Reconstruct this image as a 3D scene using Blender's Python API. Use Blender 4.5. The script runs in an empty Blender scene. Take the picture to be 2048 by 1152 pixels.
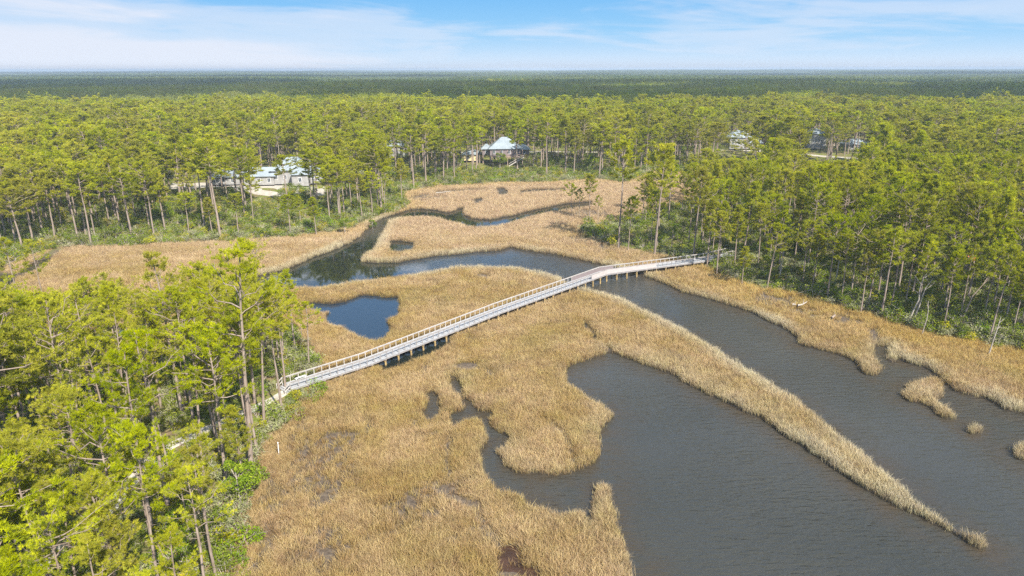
import bpy, math, random
import numpy as np
from mathutils import Vector, Matrix

# ------------------------------------------------------------------ scene, camera
SC = bpy.context.scene
COL = SC.collection
rng = np.random.default_rng(11)
random.seed(11)
H = 44.0                       # flying height of the camera above the water
F = 1366.0                     # focal length in pixels of the 2048 px wide photograph
PITCH = math.atan(438.0 / F)
ROLL = math.radians(-0.14)

cam_data = bpy.data.cameras.new('camera')
cam_data.sensor_width = 36.0
cam_data.lens = 36.0 * F / 2048.0
cam_data.clip_start = 0.5
cam_data.clip_end = 60000.0
cam = bpy.data.objects.new('camera', cam_data)
RM = Matrix.Rotation(math.pi / 2 - PITCH, 3, 'X') @ Matrix.Rotation(ROLL, 3, 'Z')
cam.matrix_world = Matrix.Translation((0, 0, H)) @ RM.to_4x4()
COL.objects.link(cam)
SC.camera = cam
RN = np.array(RM)

def ray(px, py):
    px = np.asarray(px, float); py = np.asarray(py, float)
    d = np.stack([(px - 1024) / F, -(py - 576) / F, -np.ones_like(px)], -1)
    return d @ RN.T

def gp(px, py, z=0.0):
    """point of the photograph -> point of the plane at height z"""
    d = ray(px, py)
    t = (np.asarray(z) - H) / d[..., 2]
    return np.stack([d[..., 0] * t, d[..., 1] * t], -1)

def proj(P):
    P = np.asarray(P, float)
    q = (P - np.array([0, 0, H])) @ RN
    w = np.maximum(-q[..., 2], 1e-3)
    return np.stack([1024 + F * q[..., 0] / w, 576 - F * q[..., 1] / w], -1)

# ------------------------------------------------------------------ outlines of the water, read as ground plan
def crop(pts, s, ox, oy):
    return [(x / s + ox, y / s + oy) for x, y in pts]

REED_H = 1.3
def plan(pts, reed=REED_H, lift=True):
    """outline in the photograph -> outline on the ground; where reeds stand between the
    viewer and the water their tops were outlined, so those points lie at reed height"""
    a = np.array(pts, float)
    nxt = np.roll(a, -1, 0); prv = np.roll(a, 1, 0)
    t = nxt - prv
    area = 0.5 * np.sum(a[:, 0] * nxt[:, 1] - nxt[:, 0] * a[:, 1])
    n = np.stack([t[:, 1], -t[:, 0]], -1) * np.sign(area)
    n /= np.maximum(np.linalg.norm(n, axis=1, keepdims=True), 1e-6)
    z = reed * np.clip(n[:, 1], 0, 1) if lift else np.zeros(len(a))
    return gp(a[:, 0], a[:, 1], z)

A4 = lambda p: crop(p, 2.88, 700, 250)
A1 = lambda p: crop(p, 4.096, 1000, 480)
A3 = lambda p: crop(p, 2.16, 1100, 700)
AD = lambda p: crop(p, 2.56, 480, 752)
A2 = lambda p: crop(p, 2.742, 1400, 480)
A8 = lambda p: crop(p, 3.388, 500, 480)

right_bank = [(1250, 543), (1290, 553), (1330, 570), (1380, 590), (1440, 607), (1500, 627), (1560, 655), (1590, 675), (1600, 690),
              (1640, 700), (1690, 715), (1720, 735), (1735, 750), (1748, 753), (1760, 740), (1762, 725), (1752, 715), (1745, 702),
              (1747, 697), (1775, 692), (1779, 706), (1774, 720), (1785, 726), (1797, 718)] + \
    A2([(1180, 690), (1240, 710), (1290, 745), (1340, 790), (1400, 840), (1480, 858), (1560, 865), (1620, 900), (1680, 935), (1777, 950)]) + \
    [(2200, 900), (2600, 1060)]
lagoon_left = [(1330, 1700), (1290, 1300)] + AD([(2015, 1024), (2005, 980), (1985, 900), (1950, 800), (1925, 720), (1900, 640), (1890, 560), (1875, 530),
              (1840, 525), (1820, 560), (1815, 620), (1805, 680), (1790, 720), (1780, 690), (1765, 660), (1720, 650), (1640, 660), (1560, 640), (1480, 632),
              (1475, 600), (1450, 575), (1400, 560), (1340, 540), (1290, 510), (1265, 480), (1250, 440), (1235, 400), (1235, 370),
              (1270, 345), (1275, 330), (1240, 290), (1230, 240), (1220, 200), (1180, 195), (1130, 207), (1090, 222), (1085, 205),
              (1110, 195), (1150, 175), (1160, 145), (1145, 130), (1115, 105), (1100, 80), (1095, 40), (1085, 15), (1100, 15),
              (1120, 50), (1135, 90), (1150, 120), (1180, 135), (1210, 165), (1240, 185), (1290, 200), (1285, 230), (1290, 270),
              (1330, 295), (1360, 320), (1350, 340), (1310, 370), (1310, 400), (1330, 440), (1350, 470), (1390, 500), (1440, 512),
              (1540, 518), (1620, 525), (1700, 505), (1760, 480), (1810, 460), (1835, 420), (1830, 370), (1830, 290), (1890, 240), (1920, 210)]) + \
    A3([(265, 255), (240, 225), (200, 195), (130, 150), (80, 125), (65, 95)]) + A1([(560, 1147), (545, 1060), (600, 1030), (700, 1000), (780, 970), (860, 945), (890, 930)])
spit_low = A3([(265, 20), (330, 35), (440, 75), (520, 110), (600, 150), (680, 195), (755, 230), (830, 270), (900, 300), (960, 335), (1040, 385), (1120, 440),
               (1200, 500), (1260, 550), (1340, 600), (1420, 635), (1500, 680), (1580, 720), (1680, 770), (1760, 810), (1840, 850)])
spit_up = A3([(1868, 832), (1830, 785), (1760, 745), (1680, 690), (1600, 640), (1520, 560), (1450, 500), (1360, 430), (1280, 370), (1200, 300), (1130, 250),
              (1060, 195), (980, 150), (900, 95), (830, 55), (760, 15)]) + A1([(2048, 1075), (1900, 960), (1750, 850), (1600, 760), (1450, 680), (1300, 600),
              (1150, 530), (1040, 480), (940, 430), (860, 400), (780, 385), (730, 370)])
mid_up = A4([(1340, 925), (1235, 885), (1200, 862), (1100, 832), (1000, 807), (900, 797), (760, 797), (600, 802), (420, 832), (300, 852), (150, 868), (0, 887)]) + \
    [(650, 566), (600, 566), (560, 563), (525, 566), (480, 580), (430, 600)]
strip_right = [(430, 590), (480, 568), (530, 548), (570, 540)] + crop([(1730, 800), (1800, 770), (1900, 730), (2016, 682)], 2.88, 0, 250) + \
    A4([(60, 650), (100, 600), (130, 570), (180, 545), (250, 520)])
back_low = A4([(300, 515), (255, 528), (225, 545), (215, 575), (180, 630), (150, 685), (80, 740), (50, 780), (50, 795), (150, 797), (280, 795), (400, 775),
               (520, 755), (640, 745), (760, 735), (880, 722), (905, 712), (925, 705), (960, 715), (1050, 730), (1150, 745), (1250, 765), (1350, 790),
               (1440, 805), (1500, 815)])
main_outline = right_bank + [(2700, 1700)] + lagoon_left + spit_low + spit_up + mid_up + strip_right + back_low
creek_back = A4([(225, 540), (250, 522), (340, 490), (420, 488), (500, 495), (560, 512), (600, 498), (630, 484), (652, 482), (655, 495), (650, 508), (670, 528),
                 (720, 543), (800, 548), (860, 538), (950, 523), (1000, 508), (1100, 483), (1200, 463), (1280, 450), (1400, 443),
                 (1400, 452), (1300, 464), (1200, 480), (1100, 500), (1000, 527), (900, 552), (860, 562), (780, 570), (700, 572), (670, 566), (640, 550),
                 (580, 540), (520, 524), (430, 512), (340, 512), (280, 520)])
pond = A8([(375, 435), (470, 432), (560, 435), (650, 420), (700, 395), (750, 375), (830, 380), (900, 392), (990, 395), (1010, 420), (1020, 460), (1015, 490),
           (960, 510), (930, 540), (935, 575), (940, 605), (900, 632), (850, 642), (790, 638), (730, 628), (690, 602), (650, 572), (600, 556),
           (545, 546), (515, 530), (515, 500), (530, 480), (500, 470), (440, 462)])
WATER = [plan(main_outline)]
WATER_SMALL = [plan(creek_back), plan(pond),
    plan(A4([(228, 672), (290, 668), (368, 684), (356, 704), (290, 716), (233, 714)])),
    plan([(285, 606), (315, 602), (328, 612), (310, 622), (286, 620)]),
    plan([(180, 668), (205, 656), (240, 652), (262, 660), (225, 674), (190, 682)]),
    plan([(262, 660), (300, 632), (330, 612), (430, 590), (430, 600), (330, 624), (300, 645), (268, 668)]),
    plan([(0, 548), (30, 550), (37, 566), (20, 580), (0, 592), (-60, 602), (-60, 558)], lift=False),
    plan([(118, 498), (130, 501), (97, 526), (68, 548), (40, 558), (28, 552), (58, 536), (86, 514)], lift=False),  # narrow water strip added for the dark shading along the bank
    plan(A8([(850, 830), (1030, 765), (1200, 695), (1360, 640), (1372, 672), (1300, 712), (1200, 745), (1100, 782), (1020, 815), (900, 845)])),
    plan(crop([(935, 95), (985, 83), (1030, 110), (1025, 150), (970, 187), (930, 183), (945, 140)], 2.56, 480, 752)),
    plan(A1([(685, 680), (722, 695), (745, 738), (776, 765), (796, 832), (782, 842), (760, 792), (728, 757), (688, 735)]), lift=False),
    plan(A4([(840, 370), (890, 368), (915, 392), (910, 412), (850, 408)]), lift=False),
    plan(A4([(715, 432), (765, 424), (768, 442), (722, 462)]), lift=False),
    plan(A4([(970, 384), (1040, 377), (1240, 370), (1255, 384), (1100, 388), (985, 400)]), lift=False),
    plan(A4([(485, 388), (600, 382), (700, 375), (800, 374), (800, 382), (690, 385), (600, 391), (500, 398)]), lift=False),
    plan(AD([(1080, 12), (1103, 12), (1125, 50), (1140, 95), (1160, 125), (1150, 150), (1110, 110), (1092, 80)]), lift=False),
    plan(AD([(1275, 322), (1345, 300), (1355, 345), (1300, 390), (1240, 400), (1232, 372)]), lift=False),
]
WATER += WATER_SMALL
ISLANDS = [plan(A2([(1105, 840), (1140, 810), (1200, 785), (1240, 775), (1270, 762), (1322, 775), (1340, 800), (1325, 822), (1330, 850), (1330, 880), (1310, 895), (1350, 925),
                    (1400, 965), (1415, 985), (1390, 994), (1340, 987), (1300, 962), (1280, 932), (1230, 912), (1180, 896), (1130, 882)]), lift=False),
           plan([(1937, 864), (1945, 857), (1957, 859), (1955, 866), (1944, 868)], lift=False),
           plan([(2020, 900), (2035, 893), (2060, 890), (2090, 905), (2090, 935), (2050, 926), (2028, 918)], lift=False)]
BARE = [plan(AD([(1300, 930), (1330, 888), (1400, 878), (1440, 908), (1452, 930), (1440, 960), (1455, 1000), (1500, 995), (1580, 1030), (1340, 1060), (1310, 990)]), 0.6),
        plan(AD([(878, 232), (908, 238), (908, 285), (888, 275)]), 0.3),
        plan(A8([(1165, 862), (1205, 866), (1200, 925), (1172, 925)]), 0.3),
        plan(A8([(1370, 862), (1450, 845), (1540, 848), (1560, 890), (1480, 890), (1390, 885)]), 0.3),
        plan(A8([(1590, 885), (1640, 905), (1655, 945), (1615, 930)]), 0.3),
        plan(A1([(850, 860), (890, 875), (915, 935), (880, 940)]), 0.2),
        plan(A4([(725, 866), (800, 868), (795, 888), (738, 886)]), 0.3),
        plan(AD([(1040, 585), (1100, 580), (1110, 620), (1160, 645), (1220, 650), (1220, 690), (1140, 670), (1060, 640)]), 0.3),
        plan(AD([(1205, 650), (1225, 650), (1240, 730), (1280, 790), (1340, 860), (1320, 870), (1255, 790), (1215, 730)]), 0.3),
        plan(A2([(915, 505), (975, 500), (985, 560), (955, 590), (930, 560)]), 0.3)]
THIN = [(gp(640, 900), 5.0), (gp(630, 945), 5.0), (gp(655, 985), 4.0), (gp(680, 880), 5.5), (gp(600, 860), 4.0), (gp(900, 985), 3.0), (gp(830, 1020), 4.0), (gp(640, 1110), 4.0),
        (gp(1180, 430), 9.0), (gp(1160, 480), 7.0), (gp(1210, 495), 7.0), (gp(845, 398), 9.0), (gp(1540, 600), 5.0), (gp(1620, 628), 5.0), (gp(1570, 607), 5.0),
        (gp(1690, 640), 5.0), (gp(560, 1000), 3.0), (gp(545, 1080), 3.0), (gp(1760, 720), 3.0), (gp(945, 680), 2.0)]

def sd_poly(P, poly):
    """signed distance, positive inside the polygon"""
    out = np.empty(len(P))
    a = poly; b = np.roll(poly, -1, 0)
    e = b - a
    ee = np.maximum((e * e).sum(1), 1e-9)
    for i in range(0, len(P), 40000):
        p = P[i:i + 40000]
        w = p[:, None, :] - a[None]
        t = np.clip((w * e[None]).sum(2) / ee[None], 0, 1)
        dd = w - e[None] * t[..., None]
        d = np.sqrt((dd * dd).sum(2).min(1))
        c1 = (a[None, :, 1] <= p[:, None, 1]); c2 = (b[None, :, 1] <= p[:, None, 1])
        cr = e[None, :, 0] * w[..., 1] - e[None, :, 1] * w[..., 0]
        wn = ((c1 & ~c2 & (cr > 0)).sum(1) - (~c1 & c2 & (cr < 0)).sum(1))
        out[i:i + 40000] = np.where(wn != 0, d, -d)
    return out

def sd_near(P, poly, far=-9.0):
    """like sd_poly, but worked out only near the polygon"""
    lo = poly.min(0) - 6; hi = poly.max(0) + 6
    m = ((P >= lo) & (P <= hi)).all(1)
    out = np.full(len(P), far)
    if m.any():
        out[m] = sd_poly(P[m], poly)
    return out

MARSH = np.array([(470, 1800), (474, 1400), (482, 1152), (492, 1060), (512, 970), (535, 910), (570, 860), (615, 812), (640, 775), (648, 740), (640, 712), (612, 690), (598, 660), (560, 655),
         (450, 680), (350, 705), (260, 712), (200, 712), (120, 700), (40, 690), (-100, 680), (-200, 650), (-100, 590), (0, 545), (60, 515), (120, 497), (250, 495), (350, 489), (460, 484),
         (560, 479), (640, 470), (700, 460), (730, 448), (765, 432), (800, 424), (818, 412), (806, 395), (815, 385), (880, 374), (950, 371), (1000, 367), (1100, 366), (1180, 361),
         (1250, 366), (1310, 345), (1400, 348), (1425, 372), (1390, 402), (1320, 424), (1260, 440), (1215, 452), (1180, 448), (1150, 462), (1200, 484), (1260, 503), (1330, 516), (1400, 532), (1430, 548), (1480, 570),
         (1530, 582), (1600, 592), (1700, 622), (1800, 655), (1900, 680), (2048, 706), (2300, 770), (3200, 1000), (3200, 1800)], float)
MARSH = gp(MARSH[:, 0], MARSH[:, 1], 0.3)
# the marsh goes on behind the flying height
MARSH = np.vstack([MARSH, [[60, 5], [-12, 5]]])

def sd_water(P):
    d = sd_poly(P, WATER[0])
    for w in WATER_SMALL:
        d = np.maximum(d, sd_near(P, w))
    for w in ISLANDS:
        d = np.minimum(d, -sd_near(P, w))
    return d + 0.55 * (hnoise(P, 1.5, 41) - 0.5) + 0.9 * (hnoise(P, 4.5, 42) - 0.5)

def hnoise(P, s, seed=0):
    """smooth value noise in the plane, 0..1"""
    q = np.asarray(P) / s
    i = np.floor(q).astype(np.int64); f = q - i
    f = f * f * (3 - 2 * f)
    def h(ix, iy):
        n = (ix * 374761393 + iy * 668265263 + seed * 974634777) & 0xFFFFFFFF
        n = ((n ^ (n >> 13)) * 1274126177) & 0xFFFFFFFF
        return ((n ^ (n >> 16)) & 0xFFFF) / 65535.0
    a = h(i[:, 0], i[:, 1]); b = h(i[:, 0] + 1, i[:, 1]); c = h(i[:, 0], i[:, 1] + 1); d = h(i[:, 0] + 1, i[:, 1] + 1)
    return (a * (1 - f[:, 0]) + b * f[:, 0]) * (1 - f[:, 1]) + (c * (1 - f[:, 0]) + d * f[:, 0]) * f[:, 1]

def terrain(P, dw=None, dm=None):
    P = np.asarray(P, float)
    if dw is None: dw = sd_water(P)
    if dm is None: dm = sd_poly(P, MARSH)
    z = np.clip(-dw * 0.8, -1.3, 0.28)
    forest = np.clip(-dm * 0.07, 0, 1.3) * np.clip((-dw - 0.3) / 3, 0, 1)
    z = z + forest + np.where(dw < 0, 0.16 * (hnoise(P, 3.0, 3) - 0.5) * np.clip(-dw, 0, 1), 0)
    return z

def gz(x, y):
    return float(terrain(np.array([[x, y]]))[0])

# ------------------------------------------------------------------ materials
def new_mat(name):
    m = bpy.data.materials.new(name); m.use_nodes = True
    nt = m.node_tree; nt.nodes.clear()
    out = nt.nodes.new('ShaderNodeOutputMaterial')
    return m, nt, out

def N(nt, typ, **kw):
    n = nt.nodes.new(typ)
    ins = kw.pop('ins', {})
    for k, v in kw.items(): setattr(n, k, v)
    for k, v in ins.items():
        s = n.inputs[k]
        if hasattr(v, 'is_output') or isinstance(v, bpy.types.NodeSocket): nt.links.new(v, s)
        else: s.default_value = v
    return n

def mixc(nt, fac, a, b, blend='MIX'):
    n = nt.nodes.new('ShaderNodeMix'); n.data_type = 'RGBA'; n.blend_type = blend
    for key, v in ((0, fac), (6, a), (7, b)):
        s = n.inputs[key]
        if isinstance(v, bpy.types.NodeSocket): nt.links.new(v, s)
        elif key == 0: s.default_value = v
        else: s.default_value = (*v, 1) if len(v) == 3 else v
    return n.outputs[2]

def math_(nt, op, a, b=None, c=None, clamp=False):
    n = nt.nodes.new('ShaderNodeMath'); n.operation = op; n.use_clamp = clamp
    for i, v in enumerate((a, b, c)):
        if v is None: continue
        if isinstance(v, bpy.types.NodeSocket): nt.links.new(v, n.inputs[i])
        else: n.inputs[i].default_value = v
    return n.outputs[0]

def ramp(nt, fac, stops, interp='LINEAR'):
    n = nt.nodes.new('ShaderNodeValToRGB'); n.color_ramp.interpolation = interp
    el = n.color_ramp.elements
    while len(el) < len(stops): el.new(0.5)
    for e, (p, c) in zip(el, stops):
        e.position = p; e.color = (*c, 1) if len(c) == 3 else c
    nt.links.new(fac, n.inputs[0])
    return n.outputs[0]

def noise(nt, vec, scale, detail=3, rough=0.55, dist=0.0):
    n = N(nt, 'ShaderNodeTexNoise', ins={'Scale': scale, 'Detail': detail, 'Roughness': rough, 'Distortion': dist})
    if vec is not None: nt.links.new(vec, n.inputs['Vector'])
    return n.outputs['Fac']

def pos(nt): return nt.nodes.new('ShaderNodeNewGeometry').outputs['Position']

def leaf_mat(name, c0, c1, c2, trans=0.35, patch=None):
    """leaves or needles: colour by tuft (attribute) and by plant (random), light passing through"""
    m, nt, out = new_mat(name)
    tint = N(nt, 'ShaderNodeAttribute', attribute_name='tint').outputs['Fac']
    oi = nt.nodes.new('ShaderNodeObjectInfo').outputs['Random']
    c = ramp(nt, tint, [(0.0, c0), (0.55, c1), (1.0, c2)])
    hue = N(nt, 'ShaderNodeHueSaturation', ins={'Hue': math_(nt, 'MULTIPLY_ADD', oi, 0.028, 0.480), 'Saturation': math_(nt, 'MULTIPLY_ADD', oi, 0.12, 0.92),
            'Value': math_(nt, 'MULTIPLY_ADD', math_(nt, 'FRACT', math_(nt, 'MULTIPLY', oi, 7.31)), 0.42, 0.84), 'Color': c})
    col = hue.outputs[0]
    if patch:
        p = noise(nt, pos(nt), patch[0], 2)
        col = mixc(nt, math_(nt, 'MULTIPLY', math_(nt, 'SUBTRACT', p, 0.5, clamp=True), 2.5, clamp=True), col, patch[1])
    d = N(nt, 'ShaderNodeBsdfDiffuse', ins={'Color': col})
    t = N(nt, 'ShaderNodeBsdfTranslucent', ins={'Color': mixc(nt, 1.0, col, (1.0, 1.0, 0.55), 'MULTIPLY')})
    mx = N(nt, 'ShaderNodeMixShader', ins={0: trans})
    nt.links.new(d.outputs[0], mx.inputs[1]); nt.links.new(t.outputs[0], mx.inputs[2])
    nt.links.new(mx.outputs[0], out.inputs[0])
    return m

def plain_mat(name, c0, c1, scale=2.0, rough=0.8, bump=0.0, stretch=(1, 1, 1), obj_coords=False, spec=0.3):
    m, nt, out = new_mat(name)
    if obj_coords: v = nt.nodes.new('ShaderNodeTexCoord').outputs['Object']
    else: v = pos(nt)
    mp = N(nt, 'ShaderNodeMapping', ins={'Scale': stretch}); nt.links.new(v, mp.inputs[0])
    f = noise(nt, mp.outputs[0], scale, 4, 0.6)
    c = ramp(nt, f, [(0.3, c0), (0.7, c1)])
    b = N(nt, 'ShaderNodeBsdfPrincipled', ins={'Roughness': rough, 'Base Color': c, 'Specular IOR Level': spec})
    if bump:
        bp = N(nt, 'ShaderNodeBump', ins={'Strength': bump, 'Distance': 0.05, 'Height': f})
        nt.links.new(bp.outputs[0], b.inputs['Normal'])
    nt.links.new(b.outputs[0], out.inputs[0])
    return m

M = {}
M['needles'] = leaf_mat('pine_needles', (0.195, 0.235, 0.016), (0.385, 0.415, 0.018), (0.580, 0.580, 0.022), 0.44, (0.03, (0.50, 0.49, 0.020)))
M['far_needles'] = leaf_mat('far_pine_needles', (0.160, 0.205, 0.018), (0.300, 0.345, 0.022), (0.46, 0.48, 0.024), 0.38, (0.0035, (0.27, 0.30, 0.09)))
M['horizon_needles'] = leaf_mat('haze_tinted_leaves', (0.065, 0.105, 0.030), (0.125, 0.170, 0.045), (0.22, 0.26, 0.06), 0.25, (0.0016, (0.25, 0.28, 0.10)))  # bluish haze tone put into the leaf colour, darker than nearer needles
M['bark'] = plain_mat('pine_bark', (0.19, 0.14, 0.105), (0.36, 0.29, 0.24), 1.4, 0.9, 0.6, (3, 3, 0.6))
M['dead_wood'] = plain_mat('bleached_dead_wood', (0.27, 0.23, 0.19), (0.46, 0.41, 0.35), 1.2, 0.85, 0.3, (3, 3, 0.5))
M['leaf_dark'] = leaf_mat('evergreen_leaves', (0.085, 0.125, 0.014), (0.165, 0.220, 0.018), (0.32, 0.35, 0.028), 0.3)
M['leaf_grey'] = leaf_mat('grey_green_leaves', (0.17, 0.19, 0.08), (0.28, 0.30, 0.13), (0.42, 0.42, 0.26), 0.3)
M['leaf_bright'] = leaf_mat('bright_green_leaves', (0.10, 0.17, 0.012), (0.19, 0.28, 0.016), (0.34, 0.41, 0.03), 0.4)
M['leaf_yellow'] = leaf_mat('yellow_green_leaves', (0.17, 0.21, 0.014), (0.34, 0.35, 0.016), (0.62, 0.52, 0.012), 0.35)
M['twigs'] = plain_mat('bare_twigs', (0.30, 0.25, 0.21), (0.50, 0.44, 0.38), 2.0, 0.9)
M['planks'] = plain_mat('weathered_planks', (0.29, 0.295, 0.305), (0.47, 0.475, 0.485), 3.0, 0.75, 0.2)
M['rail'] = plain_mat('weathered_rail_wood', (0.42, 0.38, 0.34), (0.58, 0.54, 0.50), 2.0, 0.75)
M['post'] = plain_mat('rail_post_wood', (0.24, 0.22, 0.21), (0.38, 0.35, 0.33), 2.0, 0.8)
M['board'] = plain_mat('pinkish_boards', (0.35, 0.315, 0.30), (0.50, 0.455, 0.435), 1.5, 0.75, 0.0, (1, 1, 6))
M['pile'] = plain_mat('wooden_piles', (0.22, 0.15, 0.07), (0.50, 0.36, 0.15), 1.2, 0.85, 0.0, (1, 1, 2))
M['joist'] = plain_mat('joist_wood', (0.16, 0.13, 0.11), (0.28, 0.24, 0.20), 2.0, 0.9)
M['mesh'] = plain_mat('dark_screen_mesh', (0.16, 0.13, 0.13), (0.24, 0.20, 0.20), 6.0, 0.8)
M['white'] = plain_mat('white_paint', (0.72, 0.72, 0.72), (0.84, 0.84, 0.84), 1.0, 0.5)
M['metal_roof'] = plain_mat('pale_metal_roof', (0.24, 0.285, 0.32), (0.34, 0.39, 0.43), 0.4, 0.35, 0.0, (1, 1, 1), False, 0.5)
M['siding'] = plain_mat('pale_siding', (0.25, 0.245, 0.235), (0.36, 0.35, 0.335), 1.0, 0.7)
M['siding_yellow'] = plain_mat('cream_siding', (0.62, 0.50, 0.25), (0.72, 0.60, 0.34), 1.0, 0.7)
M['window'] = plain_mat('dark_window_glass', (0.03, 0.04, 0.05), (0.06, 0.07, 0.08), 1.0, 0.1, 0.0, (1, 1, 1), False, 0.5)
M['deckwood'] = plain_mat('brown_deck_wood', (0.28, 0.19, 0.15), (0.42, 0.31, 0.26), 1.0, 0.8)
M['sand'] = plain_mat('white_sand', (0.36, 0.32, 0.26), (0.60, 0.56, 0.50), 0.9, 0.95, 0.3)
M['mud'] = plain_mat('red_brown_mud', (0.035, 0.020, 0.013), (0.08, 0.042, 0.026), 0.8, 0.35, 0.3)
M['orange'] = plain_mat('orange_leaves', (0.75, 0.22, 0.01), (0.85, 0.36, 0.02), 3.0, 0.7)
def cloud_mat():
    m, nt, out = new_mat('thin_white_cloud')
    mx = N(nt, 'ShaderNodeMixShader', ins={0: ramp(nt, noise(nt, pos(nt), 0.012, 4, 0.6), [(0.35, (0.38, 0.38, 0.38)), (0.6, (0.72, 0.72, 0.72))])})
    nt.links.new(nt.nodes.new('ShaderNodeBsdfTransparent').outputs[0], mx.inputs[1])
    nt.links.new(N(nt, 'ShaderNodeBsdfDiffuse', ins={'Color': (0.9, 0.9, 0.9, 1)}).outputs[0], mx.inputs[2])
    nt.links.new(mx.outputs[0], out.inputs[0])
    return m
M['cloud'] = cloud_mat()

def ground_mat():
    m, nt, out = new_mat('marsh_and_forest_floor')
    P = pos(nt)
    fo = N(nt, 'ShaderNodeAttribute', attribute_name='forest').outputs['Fac']
    n1 = noise(nt, P, 0.35, 5, 0.65); n2 = noise(nt, P, 2.2, 4, 0.6); n3 = noise(nt, P, 0.06, 3, 0.5)
    mud = ramp(nt, n2, [(0.3, (0.075, 0.058, 0.045)), (0.7, (0.17, 0.135, 0.10))])
    straw = ramp(nt, n2, [(0.3, (0.13, 0.095, 0.05)), (0.7, (0.28, 0.21, 0.12))])
    moss = ramp(nt, n2, [(0.3, (0.09, 0.12, 0.02)), (0.7, (0.24, 0.27, 0.05))])
    floor = mixc(nt, ramp(nt, n1, [(0.40, (0, 0, 0)), (0.58, (1, 1, 1))]), straw, moss)
    c = mixc(nt, fo, mud, floor)
    wet = N(nt, 'ShaderNodeAttribute', attribute_name='wet').outputs['Fac']
    c = mixc(nt, wet, c, (0.035, 0.028, 0.018))
    b = N(nt, 'ShaderNodeBsdfPrincipled', ins={'Roughness': 0.9, 'Base Color': c, 'Specular IOR Level': 0.15})
    bp = N(nt, 'ShaderNodeBump', ins={'Strength': 0.5, 'Distance': 0.2, 'Height': n2})
    nt.links.new(bp.outputs[0], b.inputs['Normal'])
    nt.links.new(b.outputs[0], out.inputs[0])
    return m
M['ground'] = ground_mat()

def water_mat():
    m, nt, out = new_mat('marsh_water')
    P = pos(nt)
    calm = N(nt, 'ShaderNodeAttribute', attribute_name='calm').outputs['Fac']
    rough_ = math_(nt, 'SUBTRACT', 1.0, calm, clamp=True)
    mp = N(nt, 'ShaderNodeMapping', ins={'Rotation': (0, 0, math.radians(8)), 'Scale': (0.30, 1.0, 1.0)}); nt.links.new(P, mp.inputs[0])
    w1 = noise(nt, mp.outputs[0], 1.7, 2, 0.5, 0.35)
    mp2 = N(nt, 'ShaderNodeMapping', ins={'Rotation': (0, 0, math.radians(-14)), 'Scale': (0.4, 1.0, 1.0)}); nt.links.new(P, mp2.inputs[0])
    w2 = noise(nt, mp2.outputs[0], 4.2, 2, 0.5, 0.2)
    gust = ramp(nt, noise(nt, P, 0.05, 2), [(0.3, (0.35, 0.35, 0.35)), (0.65, (1, 1, 1))])
    h = math_(nt, 'ADD', w1, math_(nt, 'MULTIPLY', w2, 0.35))
    st = math_(nt, 'MULTIPLY', math_(nt, 'MULTIPLY_ADD', rough_, 1.0, 0.015), gust)
    bp = N(nt, 'ShaderNodeBump', ins={'Strength': st, 'Distance': 0.27, 'Height': h})
    silt = ramp(nt, noise(nt, P, 0.03, 3), [(0.3, (0.041, 0.043, 0.038)), (0.7, (0.060, 0.060, 0.053))])
    sky_tint = N(nt, 'ShaderNodeAttribute', attribute_name='pond').outputs['Fac']
    shore = N(nt, 'ShaderNodeAttribute', attribute_name='shore').outputs['Fac']
    silt = mixc(nt, math_(nt, 'MULTIPLY', shore, ramp(nt, noise(nt, P, 0.25, 3), [(0.35, (0.15, 0.15, 0.15)), (0.65, (0.9, 0.9, 0.9))])), silt, (0.062, 0.046, 0.028))
    col = mixc(nt, calm, silt, mixc(nt, sky_tint, (0.014, 0.019, 0.016), (0.012, 0.028, 0.048)))  # the blue is the sky's reflection put into the base colour
    b = N(nt, 'ShaderNodeBsdfPrincipled', ins={'Base Color': col, 'Roughness': math_(nt, 'MULTIPLY_ADD', rough_, 0.15, 0.02), 'IOR': 1.333, 'Specular IOR Level': 0.5})
    nt.links.new(bp.outputs[0], b.inputs['Normal'])
    nt.links.new(b.outputs[0], out.inputs[0])
    return m
M['water'] = water_mat()

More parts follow.
